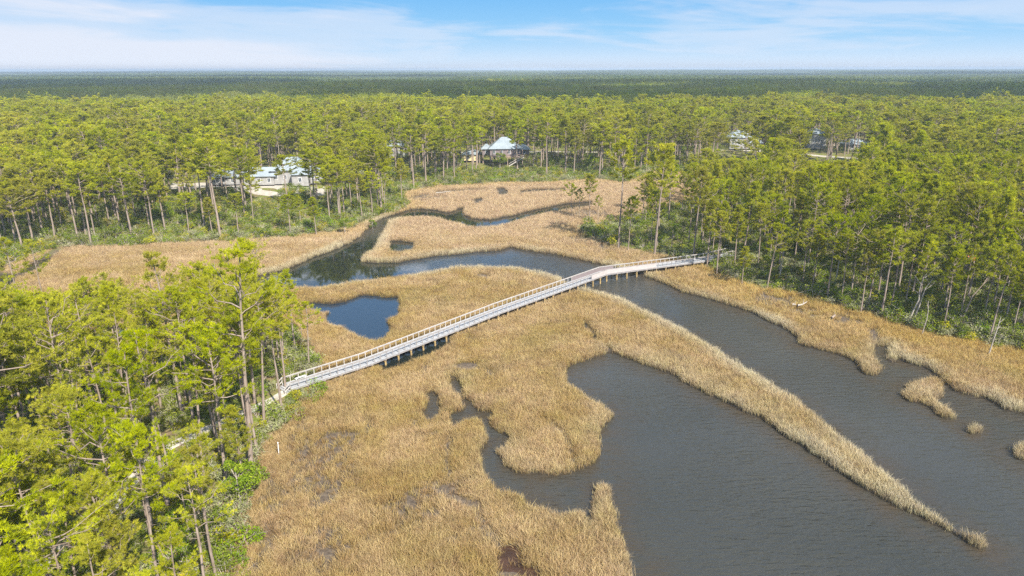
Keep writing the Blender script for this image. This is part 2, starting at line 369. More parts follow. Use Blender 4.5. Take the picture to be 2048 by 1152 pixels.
def reed_mat():
    m, nt, out = new_mat('dry_marsh_reeds')
    P = pos(nt)
    tint = N(nt, 'ShaderNodeAttribute', attribute_name='tint').outputs['Fac']
    edge = N(nt, 'ShaderNodeAttribute', attribute_name='edge', attribute_type='INSTANCER').outputs['Fac']
    gold = N(nt, 'ShaderNodeAttribute', attribute_name='gold', attribute_type='INSTANCER').outputs['Fac']
    oi = nt.nodes.new('ShaderNodeObjectInfo').outputs['Random']
    n1 = noise(nt, P, 0.11, 3, 0.6)
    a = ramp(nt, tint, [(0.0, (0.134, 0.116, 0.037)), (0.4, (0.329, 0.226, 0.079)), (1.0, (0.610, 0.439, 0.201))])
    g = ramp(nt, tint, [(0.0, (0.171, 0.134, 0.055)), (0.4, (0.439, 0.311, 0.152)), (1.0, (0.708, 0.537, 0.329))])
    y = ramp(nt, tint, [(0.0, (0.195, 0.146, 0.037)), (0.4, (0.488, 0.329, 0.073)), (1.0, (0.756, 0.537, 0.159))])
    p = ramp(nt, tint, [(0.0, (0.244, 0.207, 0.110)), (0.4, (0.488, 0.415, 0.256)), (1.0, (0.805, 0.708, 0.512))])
    c = mixc(nt, ramp(nt, n1, [(0.40, (0, 0, 0)), (0.62, (1, 1, 1))]), a, g)
    c = mixc(nt, 1.0, c, (1.0, 0.985, 0.95), 'MULTIPLY')
    n2 = noise(nt, P, 0.33, 4, 0.65)
    brown = ramp(nt, tint, [(0.0, (0.10, 0.078, 0.04)), (0.4, (0.255, 0.175, 0.085)), (1.0, (0.48, 0.34, 0.185))])
    c = mixc(nt, ramp(nt, n2, [(0.50, (0, 0, 0)), (0.68, (0.75, 0.75, 0.75))]), c, brown)
    olive = ramp(nt, tint, [(0.0, (0.12, 0.12, 0.03)), (0.4, (0.28, 0.235, 0.065)), (1.0, (0.52, 0.43, 0.16))])
    c = mixc(nt, ramp(nt, noise(nt, P, 0.075, 3, 0.6, 0.5), [(0.54, (0, 0, 0)), (0.72, (0.45, 0.45, 0.45))]), c, olive)
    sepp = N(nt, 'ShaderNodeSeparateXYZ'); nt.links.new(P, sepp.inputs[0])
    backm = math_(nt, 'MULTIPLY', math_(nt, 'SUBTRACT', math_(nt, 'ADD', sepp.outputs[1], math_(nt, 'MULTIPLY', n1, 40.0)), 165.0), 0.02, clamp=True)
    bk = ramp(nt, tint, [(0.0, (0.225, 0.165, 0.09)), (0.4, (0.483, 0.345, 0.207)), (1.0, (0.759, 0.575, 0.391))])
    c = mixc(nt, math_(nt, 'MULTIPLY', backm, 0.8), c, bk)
    c = mixc(nt, gold, c, y)
    c = mixc(nt, edge, c, p)
    hue = N(nt, 'ShaderNodeHueSaturation', ins={'Hue': math_(nt, 'MULTIPLY_ADD', oi, 0.03, 0.486), 'Saturation': 1.0,
            'Value': math_(nt, 'MULTIPLY_ADD', oi, 0.40, 0.80), 'Color': c})
    d = N(nt, 'ShaderNodeBsdfDiffuse', ins={'Color': hue.outputs[0]})
    t = N(nt, 'ShaderNodeBsdfTranslucent', ins={'Color': hue.outputs[0]})
    mx = N(nt, 'ShaderNodeMixShader', ins={0: 0.25})
    nt.links.new(d.outputs[0], mx.inputs[1]); nt.links.new(t.outputs[0], mx.inputs[2])
    nt.links.new(mx.outputs[0], out.inputs[0])
    return m
M['reeds'] = reed_mat()

# ------------------------------------------------------------------ mesh helpers
class MB:
    """collects triangles and quads with a tint and a material slot"""
    def __init__(s):
        s.v = []; s.f = []; s.n = 0; s.tint = []; s.mi = []
    def add(s, v, f, tint=0.5, mi=0):
        v = np.asarray(v, float); f = np.asarray(f, int)
        if len(v) == 0: return
        s.v.append(v); s.f.append(f + s.n); s.n += len(v)
        s.tint.append(np.broadcast_to(np.asarray(tint, float), (len(v),)))
        s.mi.append(np.full(len(f), mi))
    def tube(s, pts, rad, sides=6, tint=0.5, mi=0, cap=True):
        pts = np.asarray(pts, float); rad = np.broadcast_to(np.asarray(rad, float), (len(pts),))
        tan = np.gradient(pts, axis=0); tan /= np.maximum(np.linalg.norm(tan, axis=1, keepdims=True), 1e-9)
        ref = np.array([1.0, 0, 0]) if abs(tan[0, 0]) < 0.8 else np.array([0, 1.0, 0])
        u = np.cross(tan, ref); u /= np.maximum(np.linalg.norm(u, axis=1, keepdims=True), 1e-9)
        w = np.cross(tan, u)
        an = np.arange(sides) * 2 * np.pi / sides
        v = pts[:, None] + rad[:, None, None] * (np.cos(an)[None, :, None] * u[:, None] + np.sin(an)[None, :, None] * w[:, None])
        n = len(pts); f = []
        for i in range(n - 1):
            for k in range(sides):
                k2 = (k + 1) % sides
                f.append((i * sides + k, i * sides + k2, (i + 1) * sides + k2, (i + 1) * sides + k))
        s.add(v.reshape(-1, 3), f, tint, mi)
        if cap and sides == 4:
            s.add(v[0], [(3, 2, 1, 0)], tint, mi); s.add(v[-1], [(0, 1, 2, 3)], tint, mi)
    def box(s, c, size, rz=0.0, mi=0, tint=0.5):
        x, y, z = np.asarray(size) / 2
        v = np.array([(-x, -y, -z), (x, -y, -z), (x, y, -z), (-x, y, -z), (-x, -y, z), (x, -y, z), (x, y, z), (-x, y, z)])
        ca, sa = math.cos(rz), math.sin(rz)
        v = v @ np.array([[ca, sa, 0], [-sa, ca, 0], [0, 0, 1]]) + np.asarray(c)
        s.add(v, [(0, 3, 2, 1), (4, 5, 6, 7), (0, 1, 5, 4), (1, 2, 6, 5), (2, 3, 7, 6), (3, 0, 4, 7)], tint, mi)
    def beam(s, a, b, w, h, mi=0):
        """rectangular bar from a to b, w wide across, h high"""
        a = np.asarray(a, float); b = np.asarray(b, float)
        t = b - a; t /= np.linalg.norm(t)
        u = np.cross(t, (0, 0, 1.0)); nu = np.linalg.norm(u)
        u = np.array([1.0, 0, 0]) if nu < 1e-6 else u / nu
        k = np.cross(u, t)
        v = [p + u * sx * w / 2 + k * sz * h / 2 for p in (a, b) for sx, sz in ((-1, -1), (1, -1), (1, 1), (-1, 1))]
        s.add(v, [(3, 2, 1, 0), (4, 5, 6, 7), (0, 1, 5, 4), (1, 2, 6, 5), (2, 3, 7, 6), (3, 0, 4, 7)], 0.5, mi)
    def blades(s, c, axis, K, length, width, spread, tint, r, mi=0):
        """K pointed blades around each centre c, fanning about its axis"""
        n = len(c)
        if n == 0: return
        d = axis[:, None] + r.normal(size=(n, K, 3)) * spread
        d /= np.linalg.norm(d, axis=2, keepdims=True)
        L = length * r.uniform(0.7, 1.2, (n, K, 1))
        sd = np.cross(d, r.normal(size=(n, K, 3))); sd /= np.maximum(np.linalg.norm(sd, axis=2, keepdims=True), 1e-6)
        b = c[:, None] + r.normal(size=(n, K, 3)) * length * 0.06
        v = np.stack([b + sd * width * 0.5, b - sd * width * 0.5, b + d * L], 2).reshape(-1, 3)
        f = np.arange(n * K * 3).reshape(-1, 3)
        tt = np.repeat(np.broadcast_to(np.asarray(tint, float), (n,)), K * 3)
        s.add(v, f, np.clip(tt + np.repeat(r.normal(0, 0.07, n * K), 3), 0, 1), mi)
    def leaves(s, c, size, tint, r, mi=0, up=0.5):
        """a small four-sided leaf at each centre"""
        n = len(c)
        if n == 0: return
        nn = r.normal(size=(n, 3)); nn[:, 2] = np.abs(nn[:, 2]) + up
        nn /= np.linalg.norm(nn, axis=1, keepdims=True)
        u = np.cross(nn, r.normal(size=(n, 3))); u /= np.maximum(np.linalg.norm(u, axis=1, keepdims=True), 1e-6)
        w = np.cross(nn, u)
        sz = size * r.uniform(0.6, 1.3, (n, 1))
        v = np.stack([c - u * sz, c + w * sz * 0.55, c + u * sz, c - w * sz * 0.55], 1).reshape(-1, 3)
        tt = np.repeat(np.broadcast_to(np.asarray(tint, float), (n,)), 4)
        s.add(v, np.arange(n * 4).reshape(-1, 4), np.clip(tt, 0, 1), mi)
    def mesh(s, name, mats, smooth=False):
        me = bpy.data.meshes.new(name)
        v = np.vstack(s.v)
        loops = np.concatenate([f.ravel() for f in s.f])
        tot = np.concatenate([np.full(len(f), f.shape[1]) for f in s.f])
        me.vertices.add(len(v)); me.vertices.foreach_set('co', v.ravel().astype(np.float32))
        me.loops.add(len(loops)); me.loops.foreach_set('vertex_index', loops.astype(np.int32))
        me.polygons.add(len(tot))
        me.polygons.foreach_set('loop_start', np.concatenate([[0], np.cumsum(tot)[:-1]]).astype(np.int32))
        for m in mats: me.materials.append(m)
        me.polygons.foreach_set('material_index', np.concatenate(s.mi).astype(np.int32))
        at = me.attributes.new('tint', 'FLOAT', 'POINT')
        at.data.foreach_set('value', np.concatenate(s.tint).astype(np.float32))
        me.update(calc_edges=True)
        me.polygons.foreach_set('use_smooth', np.full(len(tot), smooth))
        return me

def link(name, data, parent=None, loc=None, rz=0.0, **props):
    o = bpy.data.objects.new(name, data)
    COL.objects.link(o)
    if parent is not None: o.parent = parent
    if loc is not None: o.location = loc
    if rz: o.rotation_euler = (0, 0, rz)
    for k, v in props.items():
        if v is not None: o[k] = v
    return o

def thing(name, label, cat, loc=(0, 0, 0), rz=0.0, group=None):
    return link(name, None, None, loc, rz, label=label, category=cat, group=group)

# ------------------------------------------------------------------ ground sheet and water sheet
def axis(lo, hi, fine_lo, fine_hi, step, grow=1.22):
    a = list(np.arange(fine_lo, fine_hi + 1e-6, step))
    s = step; x = a[-1]
    while x < hi: s *= grow; x += s; a.append(x)
    s = step; x = a[0]
    while x > lo: s *= grow; x -= s; a.insert(0, x)
    return np.array(a)

def sheet(xs, ys):
    X, Y = np.meshgrid(xs, ys)
    P = np.stack([X.ravel(), Y.ravel()], -1)
    nx, ny = len(xs), len(ys)
    i = np.arange(nx * ny).reshape(ny, nx)
    f = np.stack([i[:-1, :-1], i[:-1, 1:], i[1:, 1:], i[1:, :-1]], -1).reshape(-1, 4)
    return P, f

xs = axis(-18000, 18000, -75, 95, 0.55)
ys = np.concatenate([axis(-3000, 42.4, 42, 42.5, 0.5, 1.3)[:-1], np.arange(42.5, 130, 0.55), np.arange(130, 300, 1.1), axis(300, 24000, 300, 303, 1.5, 1.2)])
ys = np.unique(ys)
GP_, GF_ = sheet(xs, ys)
near = (np.abs(GP_[:, 0]) < 420) & (GP_[:, 1] > -30) & (GP_[:, 1] < 420)
dw = np.full(len(GP_), -30.0); dm = np.full(len(GP_), -30.0)
dw[near] = sd_water(GP_[near]); dm[near] = sd_poly(GP_[near], MARSH)
gzv = terrain(GP_, dw, dm)
gb = MB(); gb.add(np.column_stack([GP_, gzv]), GF_)
gme = gb.mesh('ground', [M['ground']], True)
at = gme.attributes.new('forest', 'FLOAT', 'POINT')
at.data.foreach_set('value', np.clip(0.5 - (dm + 1.5 * (hnoise(GP_, 4, 9) - 0.5)) / 2.5, 0, 1).astype(np.float32))
at = gme.attributes.new('wet', 'FLOAT', 'POINT')
at.data.foreach_set('value', np.clip(1.25 + dw / 0.9, 0, 1).astype(np.float32))
link('ground', gme, kind='structure', label='brown marsh mud and mossy forest floor under the reeds and pines')

wx = np.arange(-230, 260, 1.5); wy = np.arange(-40, 320, 1.5)
WP, WF = sheet(wx, wy)
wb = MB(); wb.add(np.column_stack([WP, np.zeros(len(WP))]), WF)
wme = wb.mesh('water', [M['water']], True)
calm = np.zeros(len(WP))
for poly in WATER_SMALL[:2] + WATER_SMALL[2:9]:
    calm = np.maximum(calm, np.clip((sd_near(WP, poly) + 3.5) / 2.0, 0, 1))
# sheltered upper reach of the channel under the trees
c0 = gp(690, 530); d = np.linalg.norm(WP - c0, axis=1)
calm = np.maximum(calm, np.clip((34 - d) / 14, 0, 1))
c0 = gp(900, 530); d = np.linalg.norm(WP - c0, axis=1)
calm = np.maximum(calm, np.clip((30 - d) / 25, 0, 0.92))
at = wme.attributes.new('calm', 'FLOAT', 'POINT'); at.data.foreach_set('value', calm.astype(np.float32))
sky_tint_mask = np.clip((sd_near(WP, WATER_SMALL[1]) + 3.0) / 2.0, 0, 1)
c0 = gp(930, 525); sky_tint_mask = np.maximum(sky_tint_mask, np.clip((34 - np.linalg.norm((WP - c0) * [1, 1.2], axis=1)) / 10, 0, 0.8) * (WP[:, 0] > gp(800, 530)[0]))
at = wme.attributes.new('pond', 'FLOAT', 'POINT'); at.data.foreach_set('value', sky_tint_mask.astype(np.float32))  # where the reflected sky's blue goes into the water colour
at = wme.attributes.new('shore', 'FLOAT', 'POINT'); at.data.foreach_set('value', np.clip(1 - sd_water(WP) / 5.0, 0, 1).astype(np.float32))
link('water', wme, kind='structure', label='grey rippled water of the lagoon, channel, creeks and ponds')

# ------------------------------------------------------------------ scattering of uncountable plants
def scatter(name, label, P, sources, idx, scale, rz, tilt=None, attrs=None):
    me = bpy.data.meshes.new(name)
    n = len(P)
    me.vertices.add(n); me.vertices.foreach_set('co', np.asarray(P, np.float32).ravel())
    def attr(nm, typ, arr, key='value'):
        a = me.attributes.new(nm, typ, 'POINT'); a.data.foreach_set(key, np.asarray(arr).ravel())
    rot = np.zeros((n, 3), np.float32); rot[:, 2] = rz
    if tilt is not None: rot[:, :2] = tilt
    attr('rot', 'FLOAT_VECTOR', rot, 'vector')
    sc = np.asarray(scale, np.float32)
    if sc.ndim == 1: sc = np.repeat(sc[:, None], 3, 1)
    attr('scl', 'FLOAT_VECTOR', sc, 'vector')
    attr('idx', 'INT', np.asarray(idx, np.int32))
    for k, v in (attrs or {}).items(): attr(k, 'FLOAT', np.asarray(v, np.float32))
    col = bpy.data.collections.new(name + '_kinds')
    for i, s in enumerate(sources):
        o = bpy.data.objects.new('%s_kind_%02d' % (name, i), s); col.objects.link(o)
    o = link(name, me, kind='stuff', label=label)
    ng = bpy.data.node_groups.new(name + '_scatter', 'GeometryNodeTree')
    ng.interface.new_socket('Geometry', in_out='INPUT', socket_type='NodeSocketGeometry')
    ng.interface.new_socket('Geometry', in_out='OUTPUT', socket_type='NodeSocketGeometry')
    gi = ng.nodes.new('NodeGroupInput'); go = ng.nodes.new('NodeGroupOutput')
    ip = ng.nodes.new('GeometryNodeInstanceOnPoints'); ip.inputs['Pick Instance'].default_value = True
    ci = ng.nodes.new('GeometryNodeCollectionInfo'); ci.inputs['Collection'].default_value = col
    ci.inputs['Separate Children'].default_value = True; ci.inputs['Reset Children'].default_value = True
    def na(nm, typ):
        k = ng.nodes.new('GeometryNodeInputNamedAttribute'); k.data_type = typ; k.inputs['Name'].default_value = nm
        return next(s for s in k.outputs if s.enabled and s.name == 'Attribute')
    er = ng.nodes.new('FunctionNodeEulerToRotation')
    L = ng.links.new
    L(gi.outputs[0], ip.inputs['Points']); L(ci.outputs[0], ip.inputs['Instance'])
    L(na('idx', 'INT'), ip.inputs['Instance Index'])
    L(na('rot', 'FLOAT_VECTOR'), er.inputs[0]); L(er.outputs[0], ip.inputs['Rotation'])
    L(na('scl', 'FLOAT_VECTOR'), ip.inputs['Scale'])
    L(ip.outputs[0], go.inputs[0])
    md = o.modifiers.new('scatter', 'NODES'); md.node_group = ng
    return o

# ------------------------------------------------------------------ reeds
def reed_tuft(seed, tall=1.15, spread=0.42, blades=26, w=0.035):
    r = np.random.default_rng(seed); mb = MB()
    n = blades
    b = np.column_stack([r.normal(0, spread * 0.55, (n, 2)), np.full(n, -0.15)])
    a = r.uniform(0, 2 * np.pi, n); lean = np.abs(r.normal(0.0, 0.26, n)) + 0.04
    Ht = tall * r.uniform(0.55, 1.15, n)
    d1 = np.column_stack([np.cos(a) * lean, np.sin(a) * lean, np.ones(n)])
    p1 = b + d1 * Ht[:, None] * 0.6
    d2 = np.column_stack([np.cos(a) * (lean * 2.2 + 0.12), np.sin(a) * (lean * 2.2 + 0.12), np.ones(n) * 0.85])
    p2 = p1 + d2 * Ht[:, None] * 0.48
    sd = np.column_stack([np.cos(r.uniform(0, 6.28, n)), np.sin(r.uniform(0, 6.28, n)), np.zeros(n)]) * w * 0.5
    v = np.stack([b - sd, b + sd, p1 - sd * 0.9, p1 + sd * 0.9, p2], 1)
    i = np.arange(n) * 5
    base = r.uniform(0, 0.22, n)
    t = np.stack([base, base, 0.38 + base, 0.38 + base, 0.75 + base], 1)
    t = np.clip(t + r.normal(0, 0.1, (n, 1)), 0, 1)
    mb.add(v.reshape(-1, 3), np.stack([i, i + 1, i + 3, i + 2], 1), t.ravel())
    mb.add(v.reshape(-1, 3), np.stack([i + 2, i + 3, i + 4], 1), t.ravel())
    return mb.mesh('reed_tuft', [M['reeds']])

REEDS = [reed_tuft(50 + k, (1.05, 1.2, 1.1, 1.3, 0.95)[k], 0.42, 28) for k in range(5)]

# the boardwalk's line, needed for keeping plants off it
BW = np.array([(573, 774), (734, 723), (1000, 619.5), (1207, 545.5), (1415, 518), (1458, 507.5)], float)
BWZ = np.array([1.0, 1.25, 1.55, 1.75, 1.55, 1.5])
BWP = gp(BW[:, 0], BW[:, 1], BWZ)
PATH_PX = [(578, 772), (545, 796), (505, 815), (470, 829), (430, 850), (380, 875), (335, 893), (270, 955), (210, 1035), (150, 1090), (60, 1150), (-60, 1220)]
PATH = np.array([gp(x, y, 1.0) for x, y in PATH_PX])

def d_line(P, line):
    out = np.full(len(P), 1e9)
    for a, b in zip(line[:-1], line[1:]):
        e = b - a; t = np.clip(((P - a) @ e) / (e @ e), 0, 1)
        out = np.minimum(out, np.linalg.norm(P - a - t[:, None] * e, axis=1))
    return out

def jitter_grid(x0, x1, y0, y1, step, r):
    X, Y = np.meshgrid(np.arange(x0, x1, step), np.arange(y0, y1, step))
    P = np.stack([X.ravel(), Y.ravel()], -1)
    return P + r.uniform(-0.5, 0.5, P.shape) * step

def in_frame(P, z=0.5, mx=120, my=160):
    q = proj(np.column_stack([P, np.full(len(P), z)]))
    return (P[:, 1] > 20) & (q[:, 0] > -mx) & (q[:, 0] < 2048 + mx) & (q[:, 1] < 1152 + my)

parts = []
for (y0, y1, st, sc) in ((40, 82, 0.30, 0.85), (82, 125, 0.36, 0.92), (125, 190, 0.47, 1.05), (190, 320, 0.66, 1.25)):
    P = jitter_grid(-190, 230, y0, y1, st, rng)
    P = P[in_frame(P)]
    parts.append((P, np.full(len(P), sc)))
RP = np.vstack([p for p, _ in parts]); RS = np.concatenate([s for _, s in parts])
dmr = sd_poly(RP, MARSH); k = dmr > -1.2; RP, RS, dmr = RP[k], RS[k], dmr[k]
dwr = sd_water(RP); k = dwr < -0.12; RP, RS, dmr, dwr = RP[k], RS[k], dmr[k], dwr[k]
keep = rng.uniform(size=len(RP))
dens = np.ones(len(RP))
for b in BARE: dens = np.minimum(dens, np.clip(1 - (sd_near(RP, b) + 0.35) * 2.0, 0.03, 1))
for c, rad in THIN:
    dd = np.linalg.norm((RP - c), axis=1) / rad + (hnoise(RP, 1.3, 5) - 0.5) * 1.1
    dens = np.minimum(dens, np.clip(dd * 0.9 - 0.12, 0.13, 1))
TRAILS = [AD([(1400, 150), (1500, 195), (1600, 240), (1660, 300), (1685, 360), (1705, 430)]), AD([(160, 470), (152, 560), (155, 700), (150, 830), (105, 920), (80, 1000)]),
          AD([(340, 215), (300, 250), (255, 330), (230, 400)]), AD([(1225, 650), (1215, 700), (1250, 780), (1310, 840), (1330, 870)]), AD([(860, 610), (960, 600), (1050, 590), (1110, 575)]),
          AD([(1070, 300), (1060, 420), (1075, 540)]), AD([(650, 830), (760, 800), (880, 700)]), AD([(1080, 830), (1170, 790), (1210, 760)]), AD([(880, 310), (960, 300), (1060, 265)])]
tr_d = np.full(len(RP), 9.0)
for tl in TRAILS: tr_d = np.minimum(tr_d, d_line(RP, np.array([gp(x, y, 0.6) for x, y in tl])))
tr_d = tr_d + (hnoise(RP, 0.8, 15) - 0.5) * 0.5
dens = np.minimum(dens, np.clip((tr_d - 0.1) * 1.5, 0.12, 1))
dens *= np.clip(1.0 + (dmr) * 0.6, 0.1, 1)
db = d_line(RP, BWP)
dens *= np.where(db < 1.3, 0.25, 1)
k = keep < dens; RP, RS, dmr, dwr, db = RP[k], RS[k], dmr[k], dwr[k], db[k]
rz_ = terrain(RP, dwr, dmr)
hgt = RS ** 0.6 * rng.uniform(0.75, 1.08, len(RP)) * (0.74 + 0.36 * hnoise(RP, 6, 2)) * np.clip(0.72 + (-dwr) * 0.3, 0.72, 1) * np.where(db < 1.5, 0.6, 1)
wid = RS * rng.uniform(0.9, 1.2, len(RP)) * np.clip(0.55 + (-dwr) * 0.5, 0.55, 1)
dmain = sd_poly(RP, WATER[0])
edge = np.clip(1 - (-dmain - 0.9) / 2.4, 0, 1) * np.clip(hnoise(RP, 9, 4) * 1.6 - 0.2, 0, 1) * 0.9
pxy = proj(np.column_stack([RP, rz_]))
# the sharp spit between lagoon and channel is the palest of all
spit_line = np.array([gp(*p) for p in [(1300, 740), (1500, 850), (1700, 965), (1950, 1085)]])
edge = np.maximum(edge, np.clip(1 - d_line(RP, spit_line) / 9, 0, 1) * 0.55)
edge = edge * np.where((pxy[:, 1] > 690) & (pxy[:, 0] < 1262) & (pxy[:, 1] > 740), 0.3, 1.0)
hgt = hgt * (1 + 0.2 * edge)
gold = np.clip((pxy[:, 0] - 1290) / 200, 0, 1) * np.clip(1 - dmr / 16, 0, 1) * 0.6 + np.clip((8 - dmr) / 8, 0, 1) * 0.3 * (RP[:, 1] > 180)
# which sheet of reeds a tuft belongs to
def side(line, P):
    a, b = line
    return (b[0] - a[0]) * (P[:, 1] - a[1]) - (b[1] - a[1]) * (P[:, 0] - a[0])
above_bridge = np.where(RP[:, 0] < BWP[3, 0], side((BWP[0], BWP[3]), RP) > 0, side((BWP[3], BWP[5]), RP) > 0)
cls = np.zeros(len(RP), int)
mid_poly = gp(*np.array([(560, 800), (470, 690), (600, 560), (700, 553), (900, 520), (1000, 519), (1130, 550), (1190, 575), (1000, 640)], float).T)
cls[above_bridge] = 2
cls[above_bridge & (sd_poly(RP, mid_poly) > 0)] = 1
back_poly = gp(*np.array([(700, 540), (712, 500), (775, 440), (850, 422), (930, 448), (1000, 440), (1150, 410), (1170, 405), (1480, 560), (1300, 545), (1020, 495), (900, 508)], float).T)
cls[above_bridge & (cls != 1) & (sd_poly(RP, back_poly) > 0)] = 3
strip_poly = gp(*np.array([(-300, 700), (560, 690), (610, 530), (760, 440), (730, 430), (-300, 430)], float).T)
cls[above_bridge & (cls == 2) & (sd_poly(RP, strip_poly) > 0)] = 4
right_poly = gp(*np.array([(1280, 545), (1500, 632), (1700, 725), (1748, 756), (1765, 700), (1900, 790), (2300, 900), (2300, 600), (1400, 500)], float).T)
cls[(~above_bridge) & (sd_poly(RP, right_poly) > 0)] = 5
spit_poly = gp(*np.array([(1215, 575), (1200, 700), (1330, 735), (1960, 1110), (1990, 1090), (1700, 870), (1400, 660)], float).T)
cls[(~above_bridge) & (cls == 0) & (sd_poly(RP, spit_poly) > 0)] = 6
cls[sd_near(RP, ISLANDS[0]) > -0.3] = 7
cls[sd_near(RP, ISLANDS[1]) > -0.3] = 8
cls[sd_near(RP, ISLANDS[2]) > -0.3] = 9
REED_NAMES = {
    0: ('reeds', 'golden brown reeds filling the near marsh between the pine stand and the lagoon'),
    1: ('reeds', 'tan reeds around the blue pond, just above the boardwalk'),
    2: ('reeds', 'pinkish tan reeds of the far marsh below the houses, beyond the narrow creek'),
    3: ('reeds', 'pale tan reeds between the curved channel and the narrow creek'),
    4: ('reeds', 'flat brown reed meadow along the foot of the far pine bank'),
    5: ('reeds', 'golden reeds along the bank under the dark pine edge'),
    6: ('reeds', 'whitish reeds on the long pointed spit between lagoon and channel'),
    7: ('reeds', 'small hook shaped island of pale reeds in the channel'),
    8: ('reeds', 'tiny lone tuft of reeds standing in open water'),
    9: ('reeds', 'clump of reeds in the water cut by the picture edge'),
}
for cidx, (nm, lb) in REED_NAMES.items():
    k = cls == cidx
    if not k.any(): continue
    n = int(k.sum())
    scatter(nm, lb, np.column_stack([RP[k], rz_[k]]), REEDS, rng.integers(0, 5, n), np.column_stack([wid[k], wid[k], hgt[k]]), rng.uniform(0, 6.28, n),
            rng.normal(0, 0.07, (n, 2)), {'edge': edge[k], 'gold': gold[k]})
print('reed tufts', len(RP))

# ------------------------------------------------------------------ pines
FORMS = {
    'round':  dict(cb=0.60, rad=3.5, limbs=30, lo=0.05, hi=0.95, word='round crowned'),
    'flat':   dict(cb=0.70, rad=4.0, limbs=24, lo=0.02, hi=0.75, word='flat topped'),
    'narrow': dict(cb=0.50, rad=2.3, limbs=40, lo=0.10, hi=1.10, word='narrow crowned'),
    'ragged': dict(cb=0.58, rad=3.4, limbs=17, lo=0.05, hi=0.90, word='ragged sparse'),
    'wide':   dict(cb=0.56, rad=4.6, limbs=34, lo=0.00, hi=0.85, word='broad bushy'),
}
def pine(seed, form, height=20.0, sub=6, tufts=8, K=13, length=0.40, width=0.07, limb_sides=4, fine=True):
    """trunk and crown of one pine: (trunk MB, crown MB)"""
    p = FORMS[form]; r = np.random.default_rng(seed)
    tr, cr = MB(), MB()
    nz = 9
    zz = np.linspace(0, 1, nz)
    bend = np.cumsum(r.normal(0, 0.10, (nz, 2)), 0) * np.array([1, 1]) ; bend -= bend[0]
    bend *= np.linspace(0, 1, nz)[:, None]
    tp = np.column_stack([bend, zz * height]); tp[0, 2] = -0.6
    rad = 0.21 * (1 - zz * 0.80) + 0.01; rad[0] = 0.27
    tr.tube(tp, rad, 7 if fine else 4)
    at = lambda z: np.array([np.interp(z, zz * height, tp[:, 0]), np.interp(z, zz * height, tp[:, 1]), z])
    tuft_c, tuft_a, tuft_t = [], [], []
    n = p['limbs']; az = r.uniform(0, 6.28)
    lop = r.uniform(0, 6.28)
    for i in range(n):
        t = (i + r.uniform(0, 1)) / n
        z = height * (p['cb'] + (1 - p['cb']) * t * 0.97)
        az += 2.4 + r.normal(0, 0.35)
        prof = (math.sin(math.pi * min(0.22 + 0.78 * t, 1.0)) ** 0.75) if form != 'flat' else (0.65 + 0.35 * math.sin(3.0 * t)) * (1 if t < 0.85 else 0.7)
        prof = max(prof, 0.22) * (1 + 0.22 * math.cos(az - lop))
        L = p['rad'] * prof * r.uniform(0.6, 1.15)
        el = p['lo'] + (p['hi'] - p['lo']) * t + r.normal(0, 0.14)
        d = np.array([math.cos(az) * math.cos(el), math.sin(az) * math.cos(el), math.sin(el)])
        s = np.linspace(0, 1, 5)
        pts = at(z)[None] + d[None] * (s * L)[:, None]
        pts[:, 2] += 0.22 * L * s ** 2
        pts += np.vstack([np.zeros(3), r.normal(0, 0.05 * L, (4, 3))])
        if fine or i % 3 == 0: tr.tube(pts, 0.042 * (L / 3) * (1.15 - s) + 0.010, limb_sides if fine else 3, cap=False)
        for j in range(sub):
            q = r.uniform(0.35, 1.0)
            b = np.array([np.interp(q, s, pts[:, m]) for m in range(3)])
            dv = d + r.normal(0, 0.55, 3); dv[2] = abs(dv[2]) * 0.6 + 0.12; dv /= np.linalg.norm(dv)
            l2 = L * r.uniform(0.16, 0.34) + 0.25
            e = b + dv * l2
            if fine: tr.tube(np.array([b, (b + e) / 2 + [0, 0, -0.03], e]), [0.018, 0.013, 0.008], 3, cap=False)
            base_t = np.clip(r.normal(0.5, 0.2) + 0.12 * (t - 0.5), 0, 1)
            for m in range(tufts):
                u = r.uniform(0.25, 1.08)
                c = b + (e - b) * u + r.normal(0, 0.17, 3) * np.array([1, 1, 0.55])
                tuft_c.append(c); a = dv * 0.6 + np.array([0, 0, 0.55]); tuft_a.append(a / np.linalg.norm(a)); tuft_t.append(base_t + r.normal(0, 0.08))
    # dead stubs below the crown
    if fine:
        for i in range(r.integers(4, 9)):
            z = height * r.uniform(p['cb'] * 0.55, p['cb'] + 0.05); a = r.uniform(0, 6.28); L = r.uniform(0.4, 1.8)
            tr.tube(np.array([at(z), at(z) + np.array([math.cos(a), math.sin(a), r.uniform(-0.15, 0.4)]) * L]), [0.03, 0.008], 3, cap=False)
    cr.blades(np.array(tuft_c), np.array(tuft_a), K, length, width, 0.62, np.array(tuft_t), r)
    return tr, cr

NEAR_VARIANTS = []
VARIANTS = []       # (form, trunk mesh, crown mesh, joined mesh)
for vi, form in enumerate(['round', 'flat', 'narrow', 'ragged', 'round', 'wide', 'ragged', 'flat', 'round', 'narrow']):
    t_, c_ = pine(100 + vi, form)
    tm = t_.mesh('pine_trunk', [M['bark']], True); cm = c_.mesh('pine_crown', [M['needles']])
    j = MB(); j.v = [*c_.v, *[x for x in t_.v]]; j.n = c_.n + t_.n
    j.f = [*c_.f, *[f + c_.n for f in t_.f]]; j.tint = [*c_.tint, *t_.tint]; j.mi = [*c_.mi, *[m + 1 for m in t_.mi]]
    VARIANTS.append((form, tm, cm, j.mesh('pine', [M['needles'], M['bark']])))

